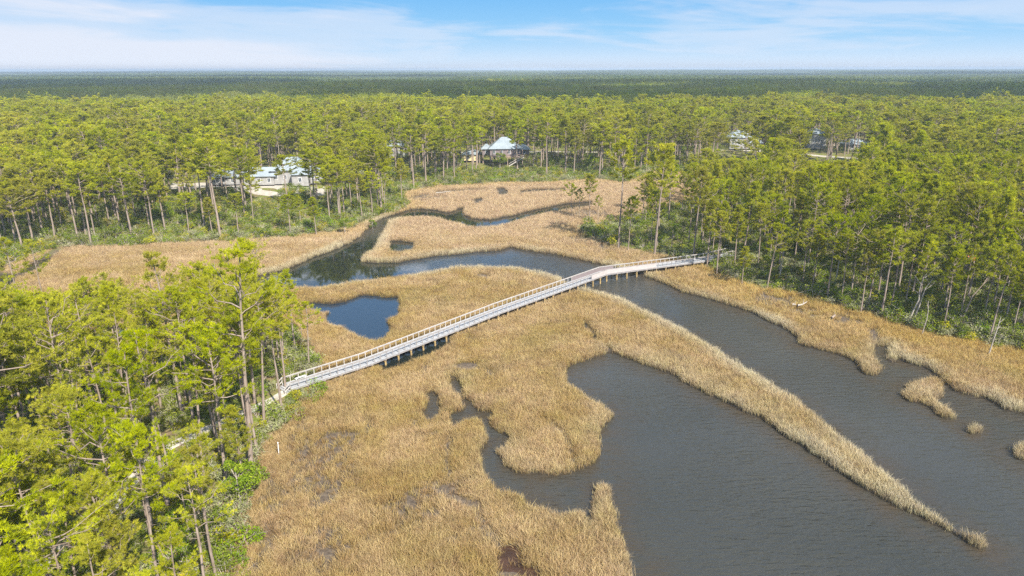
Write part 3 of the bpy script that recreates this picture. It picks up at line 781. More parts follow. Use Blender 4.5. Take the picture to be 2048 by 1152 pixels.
for vi, form in enumerate(['ragged', 'flat', 'round', 'ragged', 'narrow', 'flat', 'wide', 'round']):
    t_, c_ = pine(180 + vi, form, sub=6, tufts=6, K=20, length=0.34, width=0.040)
    NEAR_VARIANTS.append((form, t_.mesh('pine_trunk', [M['bark']], True), c_.mesh('pine_crown', [M['needles']]), None))

# bases and tops of the pines that can be told apart in the photograph: (base x, base y, top y, form)
ANCHORS = [
    (503, 946, 487, 'ragged'), (510, 805, 548, 'round'), (564, 826, 580, 'flat'), (571, 776, 575, 'ragged'), (590, 700, 540, 'narrow'), (604, 676, 606, 'narrow'),
    (366, 831, 507, 'ragged'), (404, 780, 612, 'round'), (430, 767, 532, 'wide'), (451, 843, 680, 'round'), (73, 850, 588, 'wide'), (129, 847, 690, 'ragged'), (306, 830, 678, 'flat'),
    (52, 665, 474, 'ragged'), (98, 645, 477, 'ragged'), (525, 655, 490, 'flat'), (316, 1150, 880, 'ragged'), (240, 1125, 950, 'flat'), (420, 1115, 850, 'ragged'), (382, 1085, 920, 'round'),
    (195, 960, 850, 'ragged'), (122, 1148, 905, 'wide'), (495, 1008, 812, 'narrow'), (40, 1110, 880, 'wide'), (228, 650, 545, 'round'), (300, 760, 640, 'wide'),
    (1414, 533, 400, 'narrow'), (1433, 552, 425, 'round'), (1483, 573, 492, 'narrow'), (1534, 576, 445, 'ragged'), (1558, 562, 468, 'ragged'), (1721, 627, 505, 'ragged'),
    (1780, 628, 470, 'flat'), (1681, 608, 470, 'round'), (1888, 625, 460, 'flat'), (1917, 648, 490, 'ragged'), (2009, 648, 450, 'flat'), (1669, 576, 455, 'ragged'), (1830, 640, 470, 'narrow'),
    (1237, 497, 298, 'flat'), (1256, 503, 395, 'round'), (1179, 444, 350, 'round'), (1196, 446, 392, 'ragged'), (1144, 436, 372, 'flat'), (1158, 438, 378, 'ragged'), (1309, 512, 290, 'round'),
    (1284, 450, 352, 'round'), (1290, 449, 360, 'narrow'), (1338, 414, 333, 'round'), (1373, 424, 340, 'flat'), (1302, 486, 385, 'ragged'), (1386, 520, 340, 'round'), (1403, 506, 352, 'ragged'),
    (99, 462, 358, 'ragged'), (82, 427, 300, 'round'), (156, 479, 320, 'round'), (177, 458, 335, 'flat'), (198, 455, 340, 'round'), (219, 448, 325, 'flat'), (299, 458, 345, 'round'),
    (378, 465, 390, 'flat'), (410, 458, 300, 'flat'), (425, 472, 395, 'narrow'), (441, 476, 290, 'flat'), (477, 469, 388, 'round'), (507, 445, 360, 'flat'), (581, 472, 392, 'round'),
    (602, 448, 390, 'narrow'), (633, 472, 395, 'narrow'), (660, 442, 335, 'round'), (682, 442, 335, 'flat'), (804, 402, 318, 'narrow'), (745, 432, 345, 'round'), (770, 425, 335, 'ragged'), (725, 440, 350, 'round'),
]
def tree_from(px, py, ty):
    b = gp(px, py, 0.5)
    g = gz(*b)
    b = gp(px, py, g)
    d = math.hypot(*b)
    dr = ray(px, ty); tanv = -dr[2] / math.hypot(dr[0], dr[1])
    return b, g, H - d * tanv - g

trees = []          # dict: x y z height form rz
for (px, py, ty, form) in ANCHORS:
    b, g, h = tree_from(px, py, ty)
    trees.append(dict(x=b[0], y=b[1], z=g, h=h, form=form, anchor=True))

# bands of the photograph that stay open: the boardwalk, white roofs and roads between the trunks, gaps of the marsh
OPEN = [(1010, 297, 42, 16), (985, 318, 45, 12), (1090, 305, 40, 4), (590, 340, 62, 20), (425, 372, 85, 9), (530, 380, 36, 12), (1480, 285, 26, 20), (1633, 275, 16, 16), (1712, 288, 20, 7),
        (1660, 314, 48, 7), (1495, 300, 30, 6), (787, 301, 10, 6), (640, 385, 12, 8), (945, 316, 24, 10),
        (525, 803, 30, 8), (440, 841, 16, 9)]
def sil(x):
    """upper edge of the near pine stand along the photograph"""
    return np.interp(x, [-200, 0, 60, 110, 150, 210, 260, 300, 330, 370, 430, 480, 530, 600, 625, 660], [480, 585, 590, 600, 560, 548, 590, 600, 590, 545, 540, 560, 560, 600, 660, 800])

SUN_AZ = math.radians(149.0); SUN_EL = math.radians(42.0)
SUN_H = np.array([math.sin(SUN_AZ), math.cos(SUN_AZ)])
ROAD_LINES = [gp(*np.array(l, float).T, 1.3) for l in ([(300, 372), (355, 374), (430, 371), (500, 368), (560, 372), (640, 384), (700, 392)], [(470, 372), (510, 384), (560, 392), (615, 390)],
              [(1440, 300), (1480, 301), (1530, 303), (1600, 309), (1660, 315), (1710, 318), (1760, 318)], [(840, 306), (920, 306), (980, 305), (1060, 304.5), (1130, 304.5), (1200, 305)])]
def shades_road(x, y, h):
    P = np.array([[x, y], np.array([x, y]) - SUN_H * h * 0.75 / math.tan(SUN_EL), np.array([x, y]) - SUN_H * h * 0.55 / math.tan(SUN_EL)])
    d = np.min([d_line(P, l) for l in ROAD_LINES], axis=0)
    return d[0] < 6.5, min(d[1], d[2]) < 5.0

def ok_open(px, top_y, base_y, rpx):
    for (ox, oy, ow, oh) in OPEN:
        if oh >= 7 and oy < 345 and ox < 800 and hnoise(np.array([[px * 3.1, top_y * 7.7]]), 1.0, 51)[0] < 0.52: continue
        if abs(px - ox) < ow + rpx * 0.7 and top_y - 2 < oy + oh and top_y + (base_y - top_y) * 0.48 > oy - oh: return False
    return True

def spread_trees(step_fn, cand, mind):
    """thins candidates so that no two stand closer than mind"""
    cell = {}; out = []
    for p in cand:
        k = (int(p[0] // mind), int(p[1] // mind)); good = True
        for i in (-1, 0, 1):
            for j in (-1, 0, 1):
                for q in cell.get((k[0] + i, k[1] + j), ()):
                    if (q[0] - p[0]) ** 2 + (q[1] - p[1]) ** 2 < mind * mind: good = False
        if good:
            cell.setdefault(k, []).append(p); out.append(p)
    return np.array(out)

anch = np.array([(t['x'], t['y']) for t in trees])
def candidates(x0, x1, y0, y1, mind, seed):
    r = np.random.default_rng(seed)
    c = jitter_grid(x0, x1, y0, y1, mind * 0.62, r); r.shuffle(c)
    return spread_trees(None, c, mind)

def add_random(C, hlo, hhi, forms, seed, marsh_gap=0.8, cap=None, keep=1.0, hfun=None):
    r = np.random.default_rng(seed)
    dm_ = sd_poly(C, MARSH); dw_ = np.full(len(C), -20.0)
    nearm = C[:, 1] < 420
    dw_[nearm] = sd_water(C[nearm])
    z = terrain(C, dw_, dm_)
    path_d = d_line(C, PATH); bw_d = d_line(C, BWP)
    for i, (x, y) in enumerate(C):
        if dm_[i] > -marsh_gap or dw_[i] > -1.0 or path_d[i] < 1.7 or bw_d[i] < 2.4: continue
        if ((anch - (x, y)) ** 2).sum(1).min() < 2.2 ** 2: continue
        if r.uniform() > keep: continue
        h = r.uniform(hlo, hhi) if hfun is None else hfun(r, -dm_[i])
        q = proj([[x, y, z[i]], [x, y, z[i] + h]])
        if math.hypot(x, y) < 54 and y < 120: h = min(h, 14.5)
        if not (-260 < q[1, 0] < 2048 + 260) or q[1, 1] > 1300: continue
        if cap is not None:
            lim = cap(q[1, 0])
            tries = 0
            while q[1, 1] < lim and tries < 30:
                h *= 0.94; tries += 1
                q[1] = proj([[x, y, z[i] + h]])[0]
            if h < 5.0: continue
        dist = math.hypot(x, y)
        if not ok_open(q[1, 0], q[1, 1], q[0, 1], F * 4.0 / dist) and r.uniform() < 0.95: continue
        if y > 220:
            on, sh = shades_road(x, y, h)
            if on or (sh and r.uniform() < 0.75): continue
        trees.append(dict(x=x, y=y, z=z[i], h=h, form=forms[r.integers(len(forms))], anchor=False))

# the near stand at the lower left
C = candidates(-85, 0, 28, 118, 2.95, 21); q = proj(np.column_stack([C, np.zeros(len(C))]))
C = C[(q[:, 1] > 690)]
add_random(C, 11, 20, ['round', 'flat', 'ragged', 'wide', 'ragged', 'narrow', 'flat', 'ragged'], 22, 1.0, sil, 0.86)
# the bank on the right
C = candidates(15, 260, 70, 225, 4.2, 23); q = proj(np.column_stack([C, np.zeros(len(C))]))
k = (q[:, 0] > 1225) & ((q[:, 0] > 1425) | (rng.uniform(size=len(C)) < 0.68)); C, q = C[k], q[k]
C = C[(proj(np.column_stack([C, np.full(len(C), 16.0)]))[:, 0] > 1300) | (q[:, 1] < 400)]
add_random(C, 12, 19, ['round', 'flat', 'narrow', 'ragged', 'round', 'wide', 'narrow'], 24, 1.2, lambda x: 300 if x < 1560 else 255, 0.80,
           hfun=lambda r, d: r.uniform(11.5, 16.5) + min(d, 25) * 0.16)
n_open = len(trees)
# the far bank on the left and the rows behind the far marsh
C = candidates(-300, 20, 128, 262, 5.2, 25); q = proj(np.column_stack([C, np.zeros(len(C))]))
C = C[(q[:, 0] < 830) & (q[:, 1] < 510)]
add_random(C, 14, 21, ['round', 'flat', 'round', 'wide', 'narrow', 'ragged'], 26, 2.0, None, 0.85)
C = candidates(-420, 460, 222, 520, 5.9, 27); q = proj(np.column_stack([C, np.zeros(len(C))]))
used = np.array([(t['x'], t['y']) for t in trees])
cellset = {(int(a // 4), int(b // 4)) for a, b in used}
C = np.array([c for c in C if (int(c[0] // 4), int(c[1] // 4)) not in cellset])
add_random(C, 15, 24.5, ['round', 'flat', 'round', 'wide', 'narrow', 'ragged'], 28, 3.0, None, 0.93)
print('pines', len(trees))

# the 300 pines that show largest become things, the rest one mass
vis = []
for t in trees:
    q = proj([[t['x'], t['y'], t['z']], [t['x'], t['y'], t['z'] + t['h']], [t['x'], t['y'], t['z'] + t['h'] * 0.8]])
    t['px'], t['top'], t['cy'], t['base_px'] = q[1, 0], q[1, 1], q[2, 1], q[0]
    inside = -15 < q[2, 0] < 2063 and q[1, 1] < 1140
    t['size'] = (t['h'] / math.hypot(t['x'], t['y'])) * (1 if inside else 0) * (1.6 if t['anchor'] else 1)
order = sorted(trees, key=lambda t: -t['size'])
single = [t for t in order[:292] if t['size'] > 0]
ids = {id(t) for t in single}
mass = [t for t in trees if id(t) not in ids]

LANDMARKS = [('the stairs at the boardwalk end', 575, 770), ('the bend of the boardwalk', 1207, 545), ('the far end of the boardwalk', 1440, 512), ('the blue pond', 725, 630),
             ('the house with the hipped roof', 1010, 300), ('the wide white roof', 590, 345), ('the sandy path', 440, 840), ('the fallen white log', 1602, 608), ('the hook shaped reed island', 1850, 790),
             ('the mouth of the creek', 760, 440), ('the small inlet in the reeds', 1760, 690), ('the tall striped roof', 1630, 272), ('the dark pool in the reeds', 803, 491),
             ('the white sand clearing', 420, 372), ('the narrow creek of the far marsh', 950, 430), ('the brown reed meadow', 300, 530), ('the pale leafless snags', 1822, 600), ('the bright green sapling', 480, 930),
             ('the red mud hole', 1030, 1120), ('the reed bank under the dark wood', 1950, 750)]
ORD = ['', 'second ', 'third ', 'fourth ', 'fifth ', 'sixth ', 'seventh ', 'eighth ', 'ninth ', 'tenth ', 'eleventh ', 'twelfth ']
def size_word(h): return 'tall' if h > 19 else 'mid sized' if h > 14 else 'short'
# every pine is described by its crown, its height and which of its like it is, counted from the nearest landmark
buckets = {}
for t in single:
    ds = sorted((math.hypot(t['base_px'][0] - lx, (t['base_px'][1] - ly) * 1.4), nm, lx, ly) for nm, lx, ly in LANDMARKS)
    d0, nm, lx, ly = ds[0]
    dx, dy = t['base_px'][0] - lx, t['base_px'][1] - ly
    rel = ('right of' if dx > 0 else 'left of') if abs(dx) > abs(dy) * 1.3 else ('behind' if dy < 0 else 'in front of')
    buckets.setdefault((size_word(t['h']), FORMS[t['form']]['word'], rel, nm), []).append((d0, t))
for (sz, fw, rel, nm), lst in buckets.items():
    for k, (d0, t) in enumerate(sorted(lst, key=lambda a: a[0])):
        o_ = ORD[k] if k < len(ORD) else 'farther '
        t['label'] = f"{sz} {fw} pine, {o_ + 'nearest' if o_ else 'nearest'} {rel} {nm}"

PINE_GROUP = {'near': 'pines of the near stand', 'right': 'pines along the reed bank', 'far': 'pines of the far bank'}
def place_pine(t, r):
    cands = [v for v in (NEAR_VARIANTS if t['x'] < 0 and t['y'] < 125 else VARIANTS) if v[0] == t['form']]
    form, tm, cm, _ = cands[r.integers(len(cands))]
    s = t['h'] / 20.0; w = s * r.uniform(0.85, 1.08) if t['h'] > 12 else s * r.uniform(1.05, 1.25)
    if t['x'] > 15 and t['y'] < 225: w *= 1.04
    elif t['y'] > 125: w *= 1.25
    grp = 'near' if t['x'] < 0 and t['y'] < 125 else 'right' if t['x'] > 15 and t['y'] < 225 else 'far'
    e = thing('pine_tree', t['label'], 'pine tree', (t['x'], t['y'], t['z']), 0, PINE_GROUP[grp])
    e.rotation_euler = (r.normal(0, 0.025), r.normal(0, 0.025), r.uniform(0, 6.28))
    e.scale = (w, w, s)
    link('trunk', tm, e); link('crown', cm, e)
rp = np.random.default_rng(77)
for t in single: place_pine(t, rp)

idx, scl, rzz = [], [], []
for t in mass:
    c_ = [i for i, v in enumerate(VARIANTS) if v[0] == t['form']]
    idx.append(c_[rp.integers(len(c_))]); s = t['h'] / 20.0; w = s * (rp.uniform(0.95, 1.3) if t['x'] > 15 and t['y'] < 225 else rp.uniform(1.15, 1.6)); scl.append((w, w, s))
scatter('pine_forest', 'dense pine forest rolling back from the marsh, green crowns on bare trunks', np.array([(t['x'], t['y'], t['z']) for t in mass]),
        [v[3] for v in VARIANTS], idx, np.array(scl), rp.uniform(0, 6.28, len(mass)), rp.normal(0, 0.02, (len(mass), 2)))
print('single pines', len(single), 'mass', len(mass))

# ------------------------------------------------------------------ the forest farther off, in tiles of many trees
def forest_tile(seed, size, n, detail):
    r = np.random.default_rng(seed); mb = MB()
    C = r.uniform(-size / 2, size / 2, (n, 2))
    for x, y in C:
        h = r.uniform(14.5, 22); rad = r.uniform(2.4, 4.2); tt = np.clip(r.normal(0.42, 0.32), 0, 1)
        cb = h * r.uniform(0.52, 0.66); m = detail
        u = r.normal(size=(m, 3)); u /= np.linalg.norm(u, axis=1, keepdims=True); u *= r.uniform(0.55, 1.0, (m, 1)) ** 0.5
        c = np.array([x, y, (h + cb) / 2]) + u * np.array([rad, rad, (h - cb) / 2])
        if detail > 20:
            a = u * 0.6 + np.array([0, 0, 0.6])
            mb.blades(c, a / np.linalg.norm(a, axis=1, keepdims=True), 8, 0.85, 0.24, 0.6, tt + r.normal(0, 0.06, m), r)
            mb.tube(np.array([[x, y, 0], [x, y, h * 0.8]]), [0.24, 0.1], 4, 0.5, 1, False)
        else:
            mb.leaves(c, 1.25, tt + r.normal(0, 0.06, m), r, 0, 0.9)
    return mb.mesh('forest_tile', [M['far_needles' if detail > 20 else 'horizon_needles'], M['bark']])
T1 = [forest_tile(300 + k, 40, 54, 60) for k in range(4)]
T2 = [forest_tile(320 + k, 110, 420, 12) for k in range(4)]
def tiles(size, r0, r1, tile, seed, nm, lb):
    r = np.random.default_rng(seed)
    n = int(r1 / size) + 2
    X, Y = np.meshgrid(np.arange(-n, n + 1) * size, np.arange(0, n + 1) * size)
    P = np.stack([X.ravel(), Y.ravel()], -1); d = np.linalg.norm(P, axis=1)
    P = P[(P[:, 1] > r0) & (d < r1) & (np.abs(P[:, 0]) < P[:, 1] * 0.86 + 120)]
    gap = hnoise(P, size * 7.0, seed)
    P = P[(gap < 0.80) | (P[:, 1] < 900)]
    s = np.column_stack([np.ones((len(P), 2)), (0.8 + 0.4 * hnoise(P, size * 3.1, seed + 1)) * np.where(P[:, 1] > 2500, 0.75 + 0.8 * hnoise(P, size * 9.3, seed + 2), 1.0)])
    scatter(nm, lb, np.column_stack([P, np.full(len(P), 1.5)]), tile, r.integers(0, len(tile), len(P)), s, r.integers(0, 4, len(P)) * math.pi / 2)
    print(nm, len(P))
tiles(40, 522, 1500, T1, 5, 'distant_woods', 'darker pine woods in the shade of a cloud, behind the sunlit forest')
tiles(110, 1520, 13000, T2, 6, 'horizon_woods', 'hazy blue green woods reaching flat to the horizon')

# ------------------------------------------------------------------ shrubs and broadleaf trees
def shrub_mb(seed, n=420, rx=1.3, hgt=1.7, leaf=0.11, lobes=5, tint=0.5):
    r = np.random.default_rng(seed); mb = MB()
    lc = np.column_stack([r.normal(0, rx * 0.45, (lobes, 2)), r.uniform(0.35, 0.75, lobes) * hgt])
    lr = r.uniform(0.38, 0.62, lobes) * rx
    k = r.integers(0, lobes, n)
    u = r.normal(size=(n, 3)); u /= np.linalg.norm(u, axis=1, keepdims=True); u *= r.uniform(0.3, 1.05, (n, 1)) ** 0.6
    c = lc[k] + u * lr[k, None] * np.array([1, 1, 0.85]); c[:, 2] = np.maximum(c[:, 2], 0.08)
    mb.leaves(c, leaf, np.clip(r.normal(tint, 0.1, lobes)[k] + r.normal(0, 0.14, n), 0, 1), r)
    st = MB()
    for i in range(lobes):
        st.tube(np.array([[0, 0, -0.2], lc[i] * [0.5, 0.5, 0.5], lc[i] + [0, 0, lr[i] * 0.5]]), [0.04, 0.028, 0.012], 4, cap=False)
        for j in range(4):
            e = lc[i] + r.normal(0, lr[i] * 0.7, 3); e[2] = abs(e[2])
            st.tube(np.array([lc[i] * 0.9, e]), [0.016, 0.006], 3, cap=False)
    return mb, st
def join_mesh(name, a, b, mats):
    j = MB(); j.v = [*a.v, *b.v]; j.n = a.n + b.n; j.f = [*a.f, *[f + a.n for f in b.f]]; j.tint = [*a.tint, *b.tint]; j.mi = [*a.mi, *[m + 1 for m in b.mi]]
    return j.mesh(name, mats)
SHK = [('dark green', 'leaf_dark', 400, 1.3, 1.9), ('grey green', 'leaf_grey', 340, 1.2, 1.4), ('bright green', 'leaf_bright', 400, 1.3, 1.7), ('yellow green', 'leaf_yellow', 380, 1.2, 1.6), ('dark green', 'leaf_dark', 520, 1.5, 2.6), ('grey green', 'leaf_grey', 200, 1.1, 1.3)]
SHR = []
for k, (wd, mt, n, rx, hh) in enumerate(SHK):
    a, b = shrub_mb(400 + k, n, rx, hh)
    SHR.append((wd, a.mesh('shrub_leaves', [M[mt]]), b.mesh('shrub_stems', [M['twigs']]), join_mesh('shrub', a, b, [M[mt], M['twigs']])))

# mass of undergrowth on the forest floor
U = np.vstack([jitter_grid(-110, 150, 34, 130, 1.3, rng), jitter_grid(-330, 330, 130, 300, 1.9, rng), jitter_grid(-420, 420, 300, 420, 4.0, rng)])
U = U[in_frame(U, 0.5, 200, 250)]
dmu = sd_poly(U, MARSH); dwu = np.full(len(U), -20.0); nearu = U[:, 1] < 330; dwu[nearu] = sd_water(U[nearu])
edge_u = np.clip(1 - (-dmu - 1) / 9, 0, 1)
k = (dmu < -0.2 + 0.9 * (hnoise(U, 3, 8) - 0.5)) & (dwu < -0.8) & (d_line(U, PATH) > 2.0) & (d_line(U, BWP) > 2.3) & (rng.uniform(size=len(U)) < 0.62 + 0.38 * edge_u)
qU = proj(np.column_stack([U, np.full(len(U), 1.0)]))
for (ox, oy, ow, oh) in OPEN: k &= ~((np.abs(qU[:, 0] - ox) < ow) & (qU[:, 1] > oy - oh) & (qU[:, 1] < oy + oh * 2.2))
U, edge_u, dmu, dwu, qU = U[k], edge_u[k], dmu[k], dwu[k], qU[k]
un = hnoise(U, 14, 12); right_side = (U[:, 0] > 10) & (U[:, 1] < 230)
ku = np.empty(len(U), int)
rr = rng.uniform(size=len(U))
for i in range(len(U)):
    e = edge_u[i]
    if right_side[i]: w = [0.30, 0.22 + 0.35 * e, 0.12, 0.12, 0.27, 0.2 * e]
    elif U[i, 1] < 130: w = [0.15, 0.22 + 0.25 * e, 0.24, 0.17, 0.06, 0.2 * e]
    else: w = [0.22, 0.16 + 0.2 * e, 0.26, 0.26, 0.16, 0.1 * e]
    w = np.cumsum(w) / sum(w); ku[i] = int(np.searchsorted(w, rr[i]))
ku = np.minimum(ku, 5)
su = rng.uniform(0.45, 1.0, len(U)) * np.where(right_side, 1.55, np.where(U[:, 1] > 130, 1.5, 1.2)) * np.where(U[:, 1] > 300, 1.2, 1)
zu = terrain(U, dwu, dmu)
big = su * (0.6 + edge_u) / np.linalg.norm(U, axis=1) * ((qU[:, 0] > 0) & (qU[:, 0] < 2048) & (qU[:, 1] < 1140) & (edge_u > 0.55))
sel = set(np.argsort(-big)[:110].tolist())
rest = np.array([i for i in range(len(U)) if i not in sel])
scatter('undergrowth', 'low green and grey bushes covering the floor of the pine woods', np.column_stack([U[rest], zu[rest]]), [s[3] for s in SHR], ku[rest],
        np.column_stack([su[rest], su[rest], su[rest] * rng.uniform(0.8, 1.2, len(rest))]), rng.uniform(0, 6.28, len(rest)))
bk = {}
for i in sel:
    ds = sorted((math.hypot(qU[i, 0] - lx, (qU[i, 1] - ly) * 1.4), nm, lx, ly) for nm, lx, ly in LANDMARKS)
    d0, nm, lx, ly = ds[0]; dx, dy = qU[i, 0] - lx, qU[i, 1] - ly
    rel = ('right of' if dx > 0 else 'left of') if abs(dx) > abs(dy) * 1.3 else ('behind' if dy < 0 else 'in front of')
    bk.setdefault((SHK[ku[i]][0], rel, nm), []).append((d0, i))
for (wd, rel, nm), lst in bk.items():
    for kk, (d0, i) in enumerate(sorted(lst)):
        o_ = ORD[kk] if kk < len(ORD) else 'farther '
        e = thing('shrub', f"{wd} shrub, {o_ + 'nearest'} {rel} {nm}", 'shrub', (*U[i], zu[i]), rng.uniform(0, 6.28), 'shrubs along the edge of the pines')
        e.scale = (su[i], su[i], su[i] * rng.uniform(0.85, 1.2))
        link('foliage', SHR[ku[i]][1], e); link('stems', SHR[ku[i]][2], e)

def broadleaf(seed, mat, height, rad, n, leaf):
    r = np.random.default_rng(seed); mb, tr = MB(), MB()
    lobes = 16
    zc = r.uniform(0.35, 0.92, lobes); a = r.uniform(0, 6.28, lobes)
    rr_ = rad * np.sin(np.pi * (0.15 + 0.8 * (zc - 0.3) / 0.7)) * r.uniform(0.3, 0.95, lobes)
    lc = np.column_stack([np.cos(a) * rr_, np.sin(a) * rr_, zc * height]); lr = rad * r.uniform(0.25, 0.5, lobes)
    k = r.integers(0, lobes, n)
    u = r.normal(size=(n, 3)); u /= np.linalg.norm(u, axis=1, keepdims=True); u *= r.uniform(0.3, 1.0, (n, 1)) ** 0.5
    mb.leaves(lc[k] + u * lr[k, None] * [1, 1, 0.75], leaf, np.clip(r.normal(0.5, 0.12, lobes)[k] + r.normal(0, 0.14, n), 0, 1), r)
    tr.tube(np.array([[0, 0, -0.4], [0.05, 0.03, height * 0.4], [0.1, 0, height * 0.85]]), [0.16, 0.11, 0.03], 6)
    for i in range(lobes):
        z0 = zc[i] * height * 0.7
        tr.tube(np.array([[0.05, 0.02, z0], (np.array([0.05, 0.02, z0]) + lc[i]) / 2 + [0, 0, 0.15], lc[i]]), [0.05, 0.035, 0.012], 4, cap=False)
    return tr.mesh('broadleaf_trunk', [M['twigs']], True), mb.mesh('broadleaf_crown', [M[mat]])
BL = {'bright': broadleaf(500, 'leaf_bright', 6.5, 2.3, 1500, 0.17), 'dark': broadleaf(501, 'leaf_dark', 8.0, 2.8, 2200, 0.2), 'dark2': broadleaf(502, 'leaf_dark', 7.0, 3.0, 2000, 0.2)}
for (px, py, kd, sc_, lb) in [(481, 1004, 'bright', 0.85, 'bright green sapling with a pale thin trunk at the reed edge'), (1000, 344, 'bright', 1.25, 'bright green leafy tree in front of the house with the hipped roof'),
        (300, 440, 'dark', 1.1, 'dark glossy broadleaf tree under the pines left of the white sand'), (365, 440, 'dark2', 1.15, 'wide dark broadleaf tree right below the white sand clearing'),
        (332, 452, 'dark2', 0.9, 'lower dark broadleaf tree between two larger ones under the pines'), (745, 452, 'bright', 0.6, 'yellowish green bush tree where the creek meets the far bank'),
        (690, 465, 'bright', 0.7, 'light green bushy tree on the creek bank below the pines'), (1010, 360, 'bright', 0.7, 'light green bush tree at the far marsh edge'), (1830, 560, 'dark', 1.1, 'dark broadleaf tree behind the pale leafless snags'),
        (1925, 560, 'dark2', 1.1, 'broad dark leafy tree deep in the shady wood'), (1700, 540, 'dark', 0.95, 'dark leafy tree between trunks of the reed bank pines'), (1600, 520, 'dark2', 0.9, 'round dark tree in the wood behind the fallen log'),
        (2010, 600, 'dark', 1.0, 'dark leafy tree at the shady edge of the wood'), (1330, 360, 'dark', 1.1, 'deep green broadleaf tree behind the pinkish reeds'), (1180, 345, 'dark2', 1.1, 'dark green tree on the far shore below the pine trunks'), (1110, 345, 'bright', 0.8, 'light green tree on the far shore among pine trunks'),
        (1475, 505, 'dark', 0.8, 'dark green tree beside the far end of the boardwalk'), (1545, 545, 'dark2', 0.7, 'leafy dark tree among trunks past the boardwalk end')]:
    b = gp(px, py, 0.8); g = gz(*b); tm, cm = BL[kd]
    e = thing('broadleaf_tree', lb, 'tree', (b[0], b[1], g), rng.uniform(0, 6.28)); e.scale = (sc_,) * 3
    link('trunk', tm, e); link('crown', cm, e)

# ------------------------------------------------------------------ dead snags, log, stake
def snag(label, px, py, ty, bends, branches, mat='dead_wood', r0=0.16):
    b, g, h = tree_from(px, py, ty); mb = MB()
    n = len(bends); z = np.linspace(0, 1, n)
    p = np.column_stack([np.array(bends), np.zeros(n), z * h]); p[0, 2] = -0.5
    e = thing('dead_tree', label, 'dead tree', (b[0], b[1], g))
    mb.tube(p, 0.75 * r0 * (1 - 0.75 * z) + 0.015, 7); link('trunk', mb.mesh('dead_trunk', [M[mat]], True), e)
    for (t, dx, dz, L) in branches:
        q = np.array([np.interp(t, z, p[:, m]) for m in range(3)]); d = np.array([dx, random.uniform(-0.4, 0.4), dz]); d = d / np.linalg.norm(d)
        bm = MB(); mid = q + d * L * 0.55 + [0, 0, 0.12]
        bm.tube(np.array([q, mid, q + d * L + [0, 0, 0.35]]), [0.06, 0.045, 0.012], 5)
        bm.tube(np.array([mid, mid + np.array([d[0] * 0.3, 0.2, 0.6]) * L * 0.5]), [0.03, 0.008], 4, cap=False)
        link('branch', bm.mesh('dead_branch', [M[mat]], True), e)
snag('crooked pale dead tree with a forked top, first of two leaning together', 1817, 650, 545, [0, 0.15, 0.5, 1.0, 0.8, 0.9, 1.5], [(0.8, -1, 0.9, 2.0), (0.9, 1, 0.9, 2.6), (0.62, -1, 0.5, 1.8)], r0=0.2)
snag('bent pale dead tree beside the forked one at the wood edge', 1824, 648, 555, [0, 0.3, 0.7, 0.9, 1.2, 2.2], [(0.75, 1, 0.7, 1.8), (0.9, -1, 1, 1.4)], r0=0.18)
snag('short thin bleached snag with a hooked tip at the reed edge', 1843, 672, 600, [0, 0.15, 0.35, 0.3, 0.0], [(0.8, -1, 1.5, 0.7)], r0=0.11)
snag('lone broken grey snag standing in the golden reeds near the frame edge', 1976, 713, 630, [0, 0.2, 0.45, 0.6], [(0.85, 1, 0.8, 0.8), (0.7, 1, 0.4, 0.5)], r0=0.15)
snag('leaning dark dead trunk with a kink in the shady wood', 1917, 655, 545, [0, 0.4, 0.9, 1.3, 2.6, 3.4], [(0.8, 1, 1, 1.6), (0.55, -1, 0.8, 1.0)], 'bark', 0.2)
snag('bare pale dead pine with one long side branch above the reed bank', 1668, 578, 462, [0, 0.1, 0.2, 0.35, 0.4], [(0.9, 1, 0.5, 3.2), (0.75, -1, 0.2, 1.6), (0.8, 1, 0.3, 1.2)], r0=0.19)
snag('slim dead trunk with broken top near the boardwalk end', 1558, 564, 482, [0, 0.05, 0.15, 0.4], [(0.95, 1, 0.9, 1.5), (0.7, -1, 0.3, 0.8)], r0=0.15)
snag('short dead pine stump with twigs behind the boardwalk', 1342, 511, 460, [0, 0.03, 0.0, 0.05], [(0.8, 1, 0.5, 0.9), (0.65, -1, 0.3, 0.9)], 'bark', 0.16)
snag('small white dead stem at the far marsh shore', 904, 372, 352, [0, 0.05, 0.1], [(0.8, 1, 1, 0.6)], r0=0.14)
snag('little leaning bleached stub behind the golden reeds', 1992, 640, 618, [0, 0.3, 0.8], [(0.7, -1, 1.2, 0.7)], r0=0.1)

def log(label, pts_px, r0, mat='dead_wood'):
    P = [(*gp(x, y, 0.9), 0.95 + dz) for x, y, dz in pts_px]
    o = P[0]; mb = MB(); q = np.array(P) - np.array(o)
    mb.tube(q, np.linspace(r0, r0 * 0.45, len(q)), 8)
    e = thing('fallen_log', label, 'log', o)
    link('trunk', mb.mesh('log_trunk', [M[mat]], True), e)
    sb = MB(); sb.tube(np.array([q[-1] * 0.6, q[-1] * 0.6 + [0.2, 0.3, 0.7]]), [0.07, 0.02], 5); link('branch_stub', sb.mesh('log_stub', [M[mat]], True), e)
log('long bleached fallen log lying across the golden reeds', [(1595, 612, 0.1), (1604, 611, 0.15), (1613, 608, 0.4)], 0.2)
log('short white chunk of fallen log in the mud hollow', [(1585, 610, 0.1), (1592, 611, 0.1)], 0.24)
log('dark fallen stump in the mud gap of the golden reeds', [(1663, 636, 0.0), (1670, 634, 0.35)], 0.25, 'bark')
log('thin white fallen trunk on the far marsh shore', [(872, 387, 0.2), (885, 386, 0.2), (902, 384, 0.3)], 0.22)
